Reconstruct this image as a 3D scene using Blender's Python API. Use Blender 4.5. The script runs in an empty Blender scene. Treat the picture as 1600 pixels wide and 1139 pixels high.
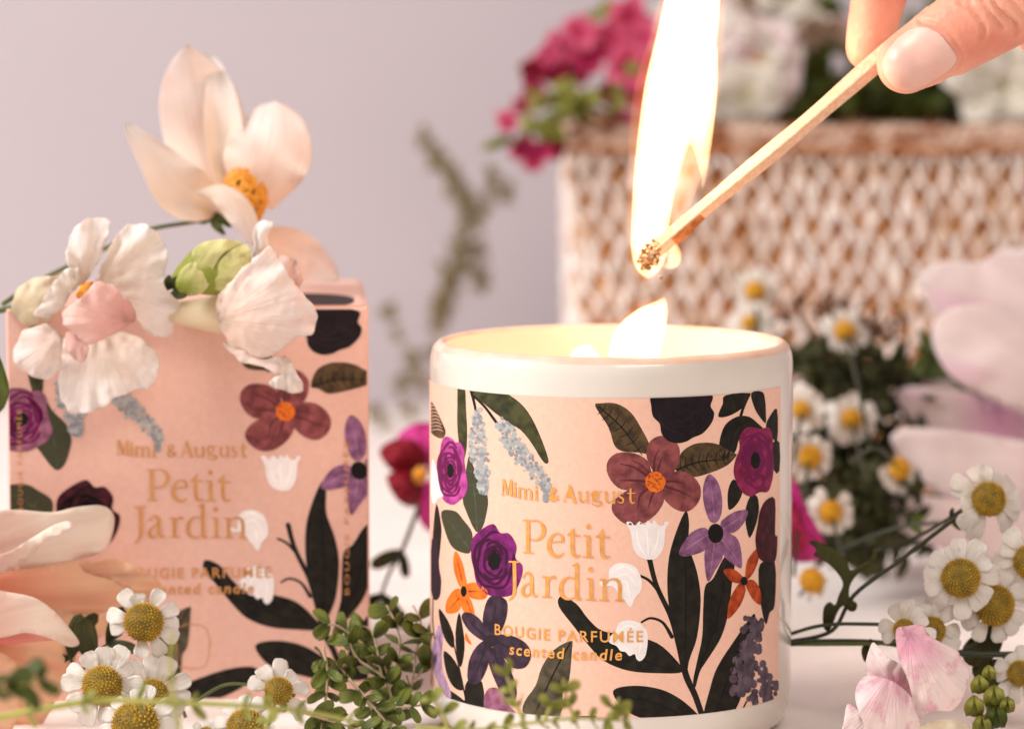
import bpy, math, random
import numpy as np
from mathutils import Vector, Matrix, noise
from mathutils.geometry import delaunay_2d_cdt
from mathutils.bvhtree import BVHTree

random.seed(7)
S = 0.01                      # authoring unit is the centimetre, the scene is in metres
scene = bpy.context.scene
COL = scene.collection

# ------------------------------------------------------------------ camera
F = 5700.0                    # focal length in photo pixels (1600 wide)
CAM = Vector((-2.19, -80.0, 16.4))
PITCH = math.radians(6.0)
cd = bpy.data.cameras.new('camera')
cam = bpy.data.objects.new('camera', cd)
COL.objects.link(cam)
cam.location = CAM * S
cam.rotation_euler = (math.radians(90) - PITCH, 0, 0)
cd.sensor_width = 36
cd.lens = F / 1600 * 36
cd.clip_start = 0.02
cd.clip_end = 20
cd.dof.use_dof = True
cd.dof.focus_distance = 0.768
cd.dof.aperture_fstop = 128.25 / 10.5
cd.dof.aperture_blades = 0
scene.camera = cam

# ------------------------------------------------------------------ world and lamps
world = bpy.data.worlds.new('World')
scene.world = world
world.use_nodes = True
bg = world.node_tree.nodes['Background']
bg.inputs[0].default_value = (1.0, 0.885, 0.83, 1)
bg.inputs[1].default_value = 0.29


def area(name, loc, target, size, power, color):
    l = bpy.data.lights.new(name, 'AREA')
    l.shape = 'RECTANGLE'
    l.size, l.size_y = size[0] * S, size[1] * S
    l.energy = power
    l.color = color
    o = bpy.data.objects.new(name, l)
    COL.objects.link(o)
    o.location = Vector(loc) * S
    o.rotation_euler = (Vector(target) - Vector(loc)).to_track_quat('-Z', 'Y').to_euler()
    return o


area('window_light', (-95, -22, 80), (0, 5, 5), (50, 50), 16.5, (1.0, 0.97, 0.95))
area('room_light', (30, -90, 90), (0, 10, 3), (60, 40), 5.3, (1.0, 0.90, 0.82))

scene.view_settings.view_transform = 'Standard'
scene.view_settings.look = 'None'
scene.view_settings.exposure = 0.12
scene.view_settings.gamma = 1.0
scene.view_settings.use_curve_mapping = False
scene.cycles.max_bounces = 8
scene.cycles.volume_bounces = 0
scene.cycles.use_denoising = True


# ------------------------------------------------------------------ helpers
def ray(px, py):
    v = Vector(((px - 800) / F, 1, -(py - 569.5) / F))
    c, s = math.cos(PITCH), math.sin(PITCH)
    return Vector((v.x, v.y * c + v.z * s, -v.y * s + v.z * c))


def P(px, py, y):
    """point (cm) seen at a photo pixel, at world depth y"""
    r = ray(px, py)
    return CAM + r * ((y - CAM.y) / r.y)


def px_of(p):
    d = p - CAM
    c, s = math.cos(PITCH), math.sin(PITCH)
    f = d.y * c - d.z * s
    u = d.y * s + d.z * c
    return 800 + F * d.x / f, 569.5 - F * u / f


def cm(pxs, y):
    return pxs * (y - CAM.y) / F


def lin(c):
    return c / 12.92 if c <= 0.04045 else ((c + 0.055) / 1.055) ** 2.4


def rgb(r, g, b):
    return (lin(r / 255), lin(g / 255), lin(b / 255), 1)


def crom(pts, n, closed=False):
    """Catmull-Rom through tuples, n steps per span"""
    pts = [tuple(p) for p in pts]
    m = len(pts)
    out = []
    spans = m if closed else m - 1
    for i in range(spans):
        if closed:
            a, b, c, d = pts[i - 1], pts[i], pts[(i + 1) % m], pts[(i + 2) % m]
        else:
            a, b, c, d = pts[max(i - 1, 0)], pts[i], pts[i + 1], pts[min(i + 2, m - 1)]
        for k in range(n):
            t = k / n
            out.append(tuple(0.5 * (2 * q + (r - p) * t + (2 * p - 5 * q + 4 * r - s) * t * t + (-p + 3 * q - 3 * r + s) * t ** 3)
                             for p, q, r, s in zip(a, b, c, d)))
    if not closed:
        out.append(pts[-1])
    return out


def lerp_list(vals, t):
    x = t * (len(vals) - 1)
    i = min(int(x), len(vals) - 2)
    f = x - i
    a, b, c, d = vals[max(i - 1, 0)], vals[i], vals[i + 1], vals[min(i + 2, len(vals) - 1)]
    return 0.5 * (2 * b + (c - a) * f + (2 * a - 5 * b + 4 * c - d) * f * f + (-a + 3 * b - 3 * c + d) * f ** 3)


class MB:
    def __init__(self):
        self.v, self.f, self.m, self.uv = [], [], [], []

    def add(self, verts, faces, mi=0, uvs=None):
        b = len(self.v)
        self.v += [tuple(p) for p in verts]
        self.uv += list(uvs) if uvs else [(0, 0)] * len(verts)
        for f in faces:
            self.f.append([b + i for i in f])
            self.m.append(mi)

    def build(self, name, mats, parent=None, smooth=True, solid=0, sub=0, offset=0, local=None):
        me = bpy.data.meshes.new(name)
        o3 = Vector(local) if local is not None else Vector((0, 0, 0))
        me.from_pydata([((p[0] - o3.x) * S, (p[1] - o3.y) * S, (p[2] - o3.z) * S) for p in self.v], [], self.f)
        mats = mats if isinstance(mats, (list, tuple)) else [mats]
        for m in mats:
            me.materials.append(m)
        me.polygons.foreach_set('material_index', self.m)
        me.polygons.foreach_set('use_smooth', [smooth] * len(self.f))
        l = me.uv_layers.new(name='UVMap')
        idx = np.empty(len(me.loops), dtype=np.int32)
        me.loops.foreach_get('vertex_index', idx)
        l.data.foreach_set('uv', np.array(self.uv, dtype=np.float32)[idx].ravel())
        me.update()
        o = bpy.data.objects.new(name, me)
        COL.objects.link(o)
        if local is not None:
            if parent is None:
                o.location = o3 * S
        if parent is not None:
            o.parent = parent
            if local is None:
                o.matrix_parent_inverse = Matrix.Translation(-parent.location)
        if solid:
            md = o.modifiers.new('thickness', 'SOLIDIFY')
            md.thickness = solid * S
            md.offset = offset
        if sub:
            md = o.modifiers.new('smooth', 'SUBSURF')
            md.levels = md.render_levels = sub
        return o


def thing(name, label, cat, loc, group=None):
    o = bpy.data.objects.new(name, None)
    COL.objects.link(o)
    o.empty_display_size = 0.01
    o.location = Vector(loc) * S
    o['label'] = label
    o['category'] = cat
    if group:
        o['group'] = group
    return o


def tag(o, label, cat, group=None, kind=None):
    if label:
        o['label'] = label
    if cat:
        o['category'] = cat
    if group:
        o['group'] = group
    if kind:
        o['kind'] = kind
    return o


# ------------------------------------------------------------------ materials
def new_mat(name):
    m = bpy.data.materials.new(name)
    m.use_nodes = True
    nt = m.node_tree
    nt.nodes.clear()
    out = nt.nodes.new('ShaderNodeOutputMaterial')
    return m, nt, out


def N(nt, kind, **kw):
    n = nt.nodes.new(kind)
    for k, v in kw.items():
        if hasattr(n, k):
            setattr(n, k, v)
        else:
            n.inputs[k.replace('_', ' ')].default_value = v
    return n


def coords(nt, scale, space='Object'):
    tc = nt.nodes.new('ShaderNodeTexCoord')
    mp = nt.nodes.new('ShaderNodeMapping')
    mp.inputs['Scale'].default_value = scale if isinstance(scale, tuple) else (scale,) * 3
    nt.links.new(tc.outputs[space], mp.inputs[0])
    return mp.outputs[0]


def mottled(nt, c1, c2, scale, detail=4, lo=0.35, hi=0.65, space='Object'):
    no = N(nt, 'ShaderNodeTexNoise')
    no.inputs['Scale'].default_value = 1
    no.inputs['Detail'].default_value = detail
    nt.links.new(coords(nt, scale, space), no.inputs['Vector'])
    cr = nt.nodes.new('ShaderNodeValToRGB')
    cr.color_ramp.elements[0].position = lo
    cr.color_ramp.elements[1].position = hi
    cr.color_ramp.elements[0].color = c1
    cr.color_ramp.elements[1].color = c2
    nt.links.new(no.outputs[0], cr.inputs[0])
    return cr.outputs[0], no.outputs[0]


def pbr(name, c1, c2=None, scale=200, rough=0.5, metal=0, coat=0, bump=0, bscale=None, sss=0, sssr=0.002, spec=0.5,
        lo=0.35, hi=0.65, sheen=0):
    m, nt, out = new_mat(name)
    b = nt.nodes.new('ShaderNodeBsdfPrincipled')
    nt.links.new(b.outputs[0], out.inputs[0])
    b.inputs['Roughness'].default_value = rough
    b.inputs['Metallic'].default_value = metal
    b.inputs['Coat Weight'].default_value = coat
    b.inputs['Coat Roughness'].default_value = 0.05
    b.inputs['Specular IOR Level'].default_value = spec
    b.inputs['Sheen Weight'].default_value = sheen
    if c2:
        c, _ = mottled(nt, c1, c2, scale, lo=lo, hi=hi)
        nt.links.new(c, b.inputs['Base Color'])
    else:
        b.inputs['Base Color'].default_value = c1
    if sss:
        b.inputs['Subsurface Weight'].default_value = sss
        b.inputs['Subsurface Radius'].default_value = (1, 0.38, 0.22)
        b.inputs['Subsurface Scale'].default_value = sssr
    if bump:
        no = N(nt, 'ShaderNodeTexNoise')
        no.inputs['Scale'].default_value = 1
        no.inputs['Detail'].default_value = 5
        nt.links.new(coords(nt, bscale or scale), no.inputs['Vector'])
        bp = nt.nodes.new('ShaderNodeBump')
        bp.inputs['Strength'].default_value = 1.0
        bp.inputs['Distance'].default_value = bump
        nt.links.new(no.outputs[0], bp.inputs['Height'])
        nt.links.new(bp.outputs[0], b.inputs['Normal'])
    return m


def petal_mat(name, base, tip, trans=0.35, scale=70, mid=0.5, veins=90, vamp=0.00006, rough=0.55, blotch=None, bl=0.58, vc=0.93, streak=None):
    """thin petal: diffuse plus translucent, colour runs from base to tip along UV.y, fine lengthwise veins"""
    m, nt, out = new_mat(name)
    uv = nt.nodes.new('ShaderNodeTexCoord').outputs['UV']
    sep = nt.nodes.new('ShaderNodeSeparateXYZ')
    nt.links.new(uv, sep.inputs[0])
    cr = nt.nodes.new('ShaderNodeValToRGB')
    cr.color_ramp.elements[0].position = max(0, mid - 0.3)
    cr.color_ramp.elements[1].position = min(1, mid + 0.3)
    cr.color_ramp.elements[0].color = base
    cr.color_ramp.elements[1].color = tip
    no = N(nt, 'ShaderNodeTexNoise')
    no.inputs['Scale'].default_value = 1
    no.inputs['Detail'].default_value = 4
    nt.links.new(coords(nt, scale), no.inputs['Vector'])
    ad = N(nt, 'ShaderNodeMath', operation='MULTIPLY_ADD')
    ad.inputs[1].default_value = 0.7
    nt.links.new(no.outputs[0], ad.inputs[0])
    sb = N(nt, 'ShaderNodeMath', operation='SUBTRACT')
    nt.links.new(sep.outputs[1], sb.inputs[0])
    sb.inputs[1].default_value = 0.35
    nt.links.new(sb.outputs[0], ad.inputs[2])
    nt.links.new(ad.outputs[0], cr.inputs[0])
    col = cr.outputs[0]
    if blotch:
        no2 = N(nt, 'ShaderNodeTexNoise')
        no2.inputs['Scale'].default_value = 1
        no2.inputs['Detail'].default_value = 3
        nt.links.new(coords(nt, scale * 2.3), no2.inputs['Vector'])
        mr = N(nt, 'ShaderNodeMapRange')
        mr.inputs[1].default_value = bl
        mr.inputs[2].default_value = bl + 0.16
        mr.inputs[4].default_value = 0.75
        nt.links.new(no2.outputs[0], mr.inputs[0])
        mx = N(nt, 'ShaderNodeMix', data_type='RGBA')
        nt.links.new(mr.outputs[0], mx.inputs[0])
        nt.links.new(col, mx.inputs[6])
        mx.inputs[7].default_value = blotch
        col = mx.outputs[2]
    # veins
    vx = N(nt, 'ShaderNodeTexNoise')
    vx.inputs['Scale'].default_value = 1
    vx.inputs['Detail'].default_value = 2
    mp = nt.nodes.new('ShaderNodeMapping')
    mp.inputs['Scale'].default_value = (veins / 4, 1.6, 1)
    nt.links.new(uv, mp.inputs[0])
    nt.links.new(mp.outputs[0], vx.inputs['Vector'])
    bp = nt.nodes.new('ShaderNodeBump')
    bp.inputs['Distance'].default_value = vamp * 6
    bp.inputs['Strength'].default_value = 1.0
    nt.links.new(vx.outputs[0], bp.inputs['Height'])
    vm = N(nt, 'ShaderNodeMapRange')
    vm.inputs[1].default_value = 0.35
    vm.inputs[2].default_value = 0.6
    vm.inputs[3].default_value = vc
    nt.links.new(vx.outputs[0], vm.inputs[0])
    ml = N(nt, 'ShaderNodeMix', data_type='RGBA', blend_type='MULTIPLY')
    ml.inputs[0].default_value = 1
    nt.links.new(col, ml.inputs[6])
    nt.links.new(vm.outputs[0], ml.inputs[7])
    col = ml.outputs[2]
    if streak:
        sx = N(nt, 'ShaderNodeTexNoise')
        sx.inputs['Scale'].default_value = 1
        m2 = nt.nodes.new('ShaderNodeMapping')
        m2.inputs['Scale'].default_value = (veins / 9, .9, 1)
        nt.links.new(uv, m2.inputs[0])
        nt.links.new(m2.outputs[0], sx.inputs['Vector'])
        s2 = N(nt, 'ShaderNodeMapRange')
        s2.inputs[1].default_value = .54
        s2.inputs[2].default_value = .72
        s2.inputs[4].default_value = .7
        nt.links.new(sx.outputs[0], s2.inputs[0])
        m3 = N(nt, 'ShaderNodeMix', data_type='RGBA')
        nt.links.new(s2.outputs[0], m3.inputs[0])
        nt.links.new(col, m3.inputs[6])
        m3.inputs[7].default_value = streak
        col = m3.outputs[2]
    b = nt.nodes.new('ShaderNodeBsdfPrincipled')
    b.inputs['Roughness'].default_value = rough
    b.inputs['Specular IOR Level'].default_value = 0.3
    t = nt.nodes.new('ShaderNodeBsdfTranslucent')
    mix = nt.nodes.new('ShaderNodeMixShader')
    mix.inputs[0].default_value = trans
    nt.links.new(col, b.inputs['Base Color'])
    nt.links.new(bp.outputs[0], b.inputs['Normal'])
    nt.links.new(col, t.inputs[0])
    nt.links.new(b.outputs[0], mix.inputs[1])
    nt.links.new(t.outputs[0], mix.inputs[2])
    nt.links.new(mix.outputs[0], out.inputs[0])
    return m


def flame_mat(name, color, strength):
    m, nt, out = new_mat(name)
    e = nt.nodes.new('ShaderNodeEmission')
    e.inputs[0].default_value = (*color, 1)
    e.inputs[1].default_value = strength
    nt.links.new(e.outputs[0], out.inputs['Volume'])
    return m


M = {}
M['cloth'] = pbr('white_cloth', rgb(250, 240, 234), rgb(244, 233, 226), 30, rough=0.9, bump=0.0004, bscale=500, sheen=0.1)
M['wall'] = pbr('wall_paint', rgb(188, 178, 183), rgb(192, 182, 187), 6, rough=0.95)
M['glaze'] = pbr('white_glaze', rgb(228, 221, 211), rgb(221, 212, 201), 40, rough=0.22, coat=0.6, bump=0.00004, bscale=260)
M['glaze_in'] = pbr('inner_glaze', rgb(232, 208, 190), rough=0.3)
M['rim'] = pbr('bare_rim', rgb(226, 188, 164), rgb(234, 208, 190), 120, rough=0.35, coat=0.5)
M['wax'] = pbr('wax', rgb(252, 240, 218), rough=0.25, sss=0.5, sssr=0.006)
M['wick'] = pbr('charred_wick', rgb(40, 30, 25), rough=0.9)
M['paper'] = pbr('pink_paper', rgb(241, 196, 174), rgb(237, 189, 166), 900, rough=0.42, coat=0.08)
M['card'] = pbr('pink_card', rgb(227, 182, 166), rgb(222, 176, 159), 700, rough=0.5)
M['gold'] = pbr('gold_foil', rgb(234, 170, 88), rgb(220, 150, 70), 700, rough=0.42, metal=0.15, spec=0.6)
M['gold_dull'] = pbr('dull_gold_foil', rgb(216, 156, 98), rgb(202, 140, 84), 300, rough=0.45, metal=0.3)
inks = dict(
    leaf_green=((74, 74, 40), (54, 56, 32)), leaf_dark=((36, 31, 22), (24, 20, 15)), leaf_olive=((98, 76, 46), (74, 58, 38)),
    leaf_grey=((92, 82, 62), (74, 66, 50)), leaf_mid=((62, 64, 44), (84, 82, 58)), vein=((30, 20, 12), (38, 28, 18)),
    vein_light=((84, 92, 70), (70, 78, 58)), stalk=((30, 24, 20), (24, 18, 15)),
    lav1=((158, 160, 160), (170, 172, 170)), lav2=((132, 134, 140), (146, 148, 152)), lav3=((184, 186, 182), (168, 170, 168)),
    navy=((30, 16, 24), (22, 11, 18)), navy2=((46, 26, 34), (34, 19, 26)), mauve=((150, 78, 78), (134, 64, 68)), mauve2=((98, 38, 46), (112, 48, 54)),
    orange=((232, 124, 36), (214, 98, 24)), magenta=((196, 74, 160), (180, 52, 142)), magenta2=((116, 14, 80), (128, 22, 90)),
    plum=((136, 30, 116), (116, 20, 98)), plum2=((66, 6, 50), (76, 10, 60)), ink=((12, 9, 9), (18, 13, 13)),
    violet=((152, 100, 140), (134, 82, 122)), violet2=((176, 128, 166), (156, 106, 146)), indigo=((70, 50, 68), (54, 38, 54)), indigo2=((44, 30, 42), (56, 40, 54)),
    wine=((78, 24, 36), (60, 16, 30)), wineb=((150, 36, 84), (128, 24, 66)), rust=((196, 78, 28), (172, 58, 20)), white=((244, 238, 236), (236, 228, 226)), white2=((254, 252, 250), (248, 244, 242)),
    smoke=((104, 88, 100), (84, 70, 84)), dusk=((164, 100, 128), (144, 80, 108)), lilac=((186, 148, 180), (172, 130, 164)))
DEEP = {'white', 'white2', 'lav1', 'lav2', 'lav3', 'orange'}
for k, (a, b) in inks.items():
    if k not in DEEP:
        a = tuple(c * 1.1 + 4 for c in a)
        b = tuple(c * .9 for c in b)
        a, b = [tuple(max(2, c * .93 - (sum(q) / 3 - c) * -.06 - 4) for c in q) for q in (a, b)]
    M['print_' + k] = pbr('print_' + k, rgb(*a), rgb(*b), 450, rough=0.6, spec=0.22)
INK = list(inks)


# ------------------------------------------------------------------ planar fills mapped on surfaces
def clip_poly(poly, x0, x1, y0, y1):
    def cut(pts, ins, inter):
        out = []
        for i in range(len(pts)):
            a, b = pts[i - 1], pts[i]
            if ins(b):
                if not ins(a):
                    out.append(inter(a, b))
                out.append(b)
            elif ins(a):
                out.append(inter(a, b))
        return out

    def ix(x):
        return lambda a, b: (x, a[1] + (b[1] - a[1]) * (x - a[0]) / (b[0] - a[0]))

    def iy(y):
        return lambda a, b: (a[0] + (b[0] - a[0]) * (y - a[1]) / (b[1] - a[1]), y)
    for ins, it in ((lambda p: p[0] >= x0, ix(x0)), (lambda p: p[0] <= x1, ix(x1)), (lambda p: p[1] >= y0, iy(y0)), (lambda p: p[1] <= y1, iy(y1))):
        if not poly:
            return []
        poly = cut(poly, ins, it)
    return poly


def cdt(polys, step):
    """union of simple polygons triangulated with inner grid points; returns 2D points and triangles"""
    vs, fs = [], []
    for poly in polys:
        q = []
        for i in range(len(poly)):
            a, b = poly[i], poly[(i + 1) % len(poly)]
            L = math.hypot(b[0] - a[0], b[1] - a[1])
            if L < 1e-6:
                continue
            k = max(1, int(L / step))
            for j in range(k):
                q.append((a[0] + (b[0] - a[0]) * j / k, a[1] + (b[1] - a[1]) * j / k))
        if len(q) < 3:
            continue
        ar = sum(q[i - 1][0] * q[i][1] - q[i][0] * q[i - 1][1] for i in range(len(q)))
        if abs(ar) < 4e-6:
            continue
        if ar < 0:
            q.reverse()
        fs.append(list(range(len(vs), len(vs) + len(q))))
        vs += q
    if not fs:
        return [], []
    x0, x1 = min(v[0] for v in vs), max(v[0] for v in vs)
    y0, y1 = min(v[1] for v in vs), max(v[1] for v in vs)
    nx, ny = int((x1 - x0) / step), int((y1 - y0) / step)
    for i in range(1, nx + 1):
        for j in range(1, ny + 1):
            vs.append((x0 + i * step + (0.37 * step if j % 2 else 0), y0 + j * step))
    r = delaunay_2d_cdt([Vector(v) for v in vs], [], fs, 1, 1e-5)
    v2, tri = r[0], []
    for f, src in zip(r[2], r[5]):
        if not src:
            continue
        f = list(f)
        a, b, c = v2[f[0]], v2[f[1]], v2[f[2]]
        if (b - a).cross(c - a) < 0:
            f.reverse()
        tri.append(f)
    used = sorted({i for f in tri for i in f})
    mp = {k: i for i, k in enumerate(used)}
    return [tuple(v2[i]) for i in used], [[mp[i] for i in f] for f in tri]


def stroke(pts, ws, n=6, cap=True):
    """ribbon polygons (list) following pts with widths ws"""
    if not isinstance(ws, (list, tuple)):
        ws = [ws] * len(pts)
    c = crom([(p[0], p[1], w) for p, w in zip(pts, ws)], n) if len(pts) > 2 else [(*p, w) for p, w in zip(pts, ws)]
    out = []
    L, R = [], []
    for i, (x, y, w) in enumerate(c):
        a, b = c[max(i - 1, 0)], c[min(i + 1, len(c) - 1)]
        dx, dy = b[0] - a[0], b[1] - a[1]
        l = math.hypot(dx, dy) or 1
        nx, ny = -dy / l * w / 2, dx / l * w / 2
        L.append((x + nx, y + ny))
        R.append((x - nx, y - ny))
    for i in range(len(c) - 1):      # quads are unioned by the triangulator
        out += [[L[i], L[i + 1], R[i + 1]], [L[i], R[i + 1], R[i]]]
    if cap:
        for (x, y, w) in (c[0], c[-1]):
            out.append(disc(x, y, w / 2, w / 2, 10))
    return out


def disc(x, y, rx, ry=None, n=18, wob=0, k=6, ph=0):
    ry = ry or rx
    return [(x + rx * (1 + wob * math.cos(k * a + ph)) * math.cos(a), y + ry * (1 + wob * math.cos(k * a + ph)) * math.sin(a))
            for a in [2 * math.pi * i / n for i in range(n)]]


def smooth(pts, n=5):
    return crom(pts, n, True)


# ------------------------------------------------------------------ printed artwork, traced once and laid on the jar label and the box
R_JAR = 4.0


def frame(x0, y0, k):
    return lambda pts: [(x0 + x * k, y0 + y * k) for x, y in pts]


fA, fB = frame(660, 480, .375), frame(660, 780, .375)
f1, f2 = frame(670, 590, .16678), frame(980, 590, .18443)
f3, f4, f5 = frame(670, 780, .31526), frame(900, 780, .31532), frame(780, 730, .20185)


def jar_uv(x, y):
    x = min(max(x, 673.5), 1238.5)
    r = ray(x, y)
    a = r.x ** 2 + r.y ** 2
    b = 2 * (CAM.x * r.x + CAM.y * r.y)
    c = CAM.x ** 2 + CAM.y ** 2 - (R_JAR + 0.012) ** 2
    d = max(b * b - 4 * a * c, 0)
    p = CAM + r * ((-b - math.sqrt(d)) / (2 * a))
    return (R_JAR * math.atan2(p.x, -p.y), p.z)


ART = []      # (group, layer, ink, polygons in label cm)


def art(group, layer, ink, polys, fr=None):
    res = []
    for poly in polys:
        if fr:
            poly = fr(poly)
        # refine before unrolling
        q = []
        for i in range(len(poly)):
            a, b = poly[i], poly[(i + 1) % len(poly)]
            k = max(1, int(math.hypot(b[0] - a[0], b[1] - a[1]) / 12))
            q += [(a[0] + (b[0] - a[0]) * j / k, a[1] + (b[1] - a[1]) * j / k) for j in range(k)]
        res.append([jar_uv(*p) for p in q])
    ART.append((group, layer, ink, res))


def ring(cx, cy, rx, ry, w, wob, k, ph, a0=0.0, a1=6.28, n=22):
    pts = [(cx + rx * (1 + wob * math.cos(k * a + ph)) * math.cos(a), cy + ry * (1 + wob * math.cos(k * a + ph)) * math.sin(a))
           for a in [a0 + (a1 - a0) * i / n for i in range(n + 1)]]
    return stroke(pts, [w * .5] + [w] * (n - 1) + [w * .5], 2)


def rosette(group, layer, fr, outline, cx, cy, rx, ry, ink, ink2, core, w, seed=0, core_ink='ink'):
    art(group, layer, ink, [smooth(outline)], fr)
    rr = random.Random(seed)
    for i, q in enumerate((.86, .71, .57, .44, .33)):
        ph = rr.uniform(0, 6)
        for s in range(3):
            a0 = rr.uniform(0, 6.28)
            art(group, layer + 1 + (i % 2), ink2, ring(cx, cy, rx * q * rr.uniform(.96, 1.04), ry * q * rr.uniform(.96, 1.04), w * 1.25, .05, 5, ph, a0, a0 + rr.uniform(1.8, 3.0), 12), fr)
    art(group, layer + 3, core_ink, [disc(cx, cy, rx * core, ry * core, 16, .06, 7)], fr)


def veins(group, layer, fr, mid, pairs, L, w, ink='vein', lean=0.6):
    """midrib plus slanting side veins"""
    art(group, layer, ink, stroke(mid, [w * 1.3] * (len(mid) - 1) + [w * .6], 4), fr)
    c = crom(mid, 8)
    for i in range(1, pairs + 1):
        t = i / (pairs + 1)
        k = int(t * (len(c) - 1))
        x, y = c[k]
        dx, dy = c[min(k + 1, len(c) - 1)][0] - c[k - 1][0], c[min(k + 1, len(c) - 1)][1] - c[k - 1][1]
        l = math.hypot(dx, dy)
        dx, dy = dx / l, dy / l
        ln = L * math.sin(math.pi * (0.12 + 0.8 * t)) ** .7
        for s in (-1, 1):
            ex, ey = x + (dx * lean - dy * s) * ln, y + (dy * lean + dx * s) * ln
            art(group, layer, ink, stroke([(x, y), (ex, ey)], [w, w * .5]), fr)


def lavender(group, layer, fr, c0, w0, seed, n):
    """clump of small round buds along a spine"""
    rr = random.Random(seed)
    cc = crom([(x, y, w) for (x, y), w in zip(c0, w0)], 10)
    lay = {'lav1': [], 'lav2': [], 'lav3': []}
    for i in range(n):
        x, y, w = cc[int(rr.random() * (len(cc) - 1))]
        r = rr.uniform(.75, 1.15) * 22
        a = rr.uniform(0, 6.28)
        q = math.sqrt(rr.random())
        k = 'lav1' if i < n * .6 else rr.choice(['lav2', 'lav3', 'lav2'])
        if k != 'lav1':
            r *= .72
        lay[k].append(disc(x + w * q * math.cos(a), y + w * q * math.sin(a), r, r, 10))
    art(group, layer, 'lav1', lay['lav1'], fr)
    art(group, layer + 1, 'lav3', lay['lav3'], fr)
    art(group, layer + 2, 'lav2', lay['lav2'], fr)


# --- upper left: long leaves and lavender
art('leafL', 1, 'leaf_green', [smooth([(275, 60), (335, 60), (350, 300), (360, 500), (350, 700), (310, 760), (270, 500), (268, 250)], 3)], f1)
art('leafTop', 1, 'leaf_green', [smooth([(385, 60), (560, 120), (710, 140), (860, 240), (960, 370), (1050, 560), (1120, 760), (1105, 805), (1060, 770), (960, 610), (860, 490), (760, 430), (620, 330), (500, 230), (430, 180)], 3)], f1)
art('leafTop', 2, 'stalk', stroke([(392, 110), (420, 210), (445, 330)], [26, 26, 20]) + stroke([(430, 180), (530, 280), (640, 430)], [22, 24, 26]), f1)
art('leafMid', 1, 'leaf_mid', [smooth([(378, 730), (430, 860), (520, 1000), (555, 1140), (545, 1250), (505, 1400), (440, 1440), (350, 1250), (318, 1130), (345, 900)], 3)], f1)
veins('leafMid', 2, f1, [(455, 1420), (430, 1100), (385, 790)], 5, 80, 8, 'vein_light')
lavender('lavA', 3, f1, [(450, 330), (455, 500), (470, 700), (500, 880), (510, 980), (515, 1080)], [45, 75, 85, 70, 52, 26], 3, 230)
lavender('lavB', 3, f1, [(680, 430), (740, 540), (800, 650), (900, 760), (1000, 880), (1080, 980), (1100, 1080), (1095, 1150)], [60, 85, 95, 90, 80, 55, 28, 14], 5, 260)
# olive leaf at far left
art('oliveL', 1, 'leaf_olive', [smooth([(0, 240), (40, 240), (90, 340), (130, 430), (158, 500), (140, 560), (90, 565), (20, 510), (0, 400)], 3)], f1)
art('oliveL', 2, 'paper_line', sum([stroke([(10, y), (40 + (y - 250) * .2, y - 12), (75 + (y - 250) * .25, y + 10)], [3, 7, 3], 3) for y in range(270, 500, 32)], []), f1)
rosette('roseL', 3, f1, [(125, 590), (165, 552), (225, 575), (250, 605), (300, 610), (335, 690), (335, 780), (350, 900), (365, 1010), (340, 1100), (290, 1150), (230, 1190), (165, 1170), (130, 1130), (140, 1060), (100, 960), (88, 850), (105, 700)], 205, 870, 130, 290, 'magenta', 'magenta2', .24, 18, 4)
art('bellL', 3, 'white', [smooth([(38, 760), (70, 850), (120, 960), (150, 1050), (130, 1110), (90, 1130), (50, 1180), (25, 1130), (18, 960)], 3)], f1)
# leaf + plum rose + orange star + indigo flower
art('leafLow', 1, 'leaf_mid', [smooth([(62, 62), (130, 58), (170, 100), (215, 165), (210, 250), (185, 268), (120, 240), (85, 170)], 4)], f3)
veins('leafLow', 2, f3, [(200, 245), (140, 160), (85, 80)], 4, 32, 5, 'vein_light')
rosette('plum', 3, f3, [(260, 150), (320, 122), (355, 165), (400, 170), (435, 230), (430, 290), (465, 330), (455, 400), (415, 470), (350, 482), (290, 470), (240, 420), (222, 340), (210, 280), (215, 200)], 325, 305, 112, 160, 'plum', 'plum2', .28, 11, 8)
art('leftedge', 1, 'leaf_dark', [smooth([(38, 20), (62, 130), (60, 210), (45, 330), (28, 300), (20, 180)], 3)], f3)
art('leftedge', 2, 'indigo2', [smooth([(15, 200), (45, 210), (52, 340), (62, 400), (55, 480), (25, 495), (5, 400)], 3)], f3)
art('leftedge', 1, 'stalk', stroke([(22, 480), (20, 600), (30, 700)], 5), f3)
art('leftedge', 2, 'lilac', [smooth([(50, 620), (72, 680), (65, 760), (70, 850), (105, 940), (108, 985), (70, 960), (35, 880), (15, 760), (30, 690)], 3)], f3)
art('ostar', 3, 'orange', [smooth([(135, 255), (165, 310), (180, 370), (188, 425), (160, 440), (130, 370), (122, 300)], 3),
                           smooth([(175, 440), (200, 415), (250, 415), (292, 455), (280, 490), (235, 495), (190, 475)], 3),
                           smooth([(172, 450), (130, 445), (90, 500), (85, 555), (110, 565), (150, 550), (175, 490)], 3),
                           smooth([(170, 470), (205, 490), (225, 550), (230, 600), (205, 590), (165, 540)], 3),
                           smooth([(185, 660), (200, 690), (213, 718), (198, 712), (180, 690)], 3)], f3)
art('ostar', 4, 'ink', [disc(174, 455, 15, 27, 14)], f3)
art('ostar', 4, 'rust', stroke([(140, 290), (165, 400)], [2, 8]) + stroke([(200, 455), (260, 455)], [8, 2]) + stroke([(150, 490), (105, 545)], [8, 2]) + stroke([(190, 500), (215, 570)], [7, 2]), f3)
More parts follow.
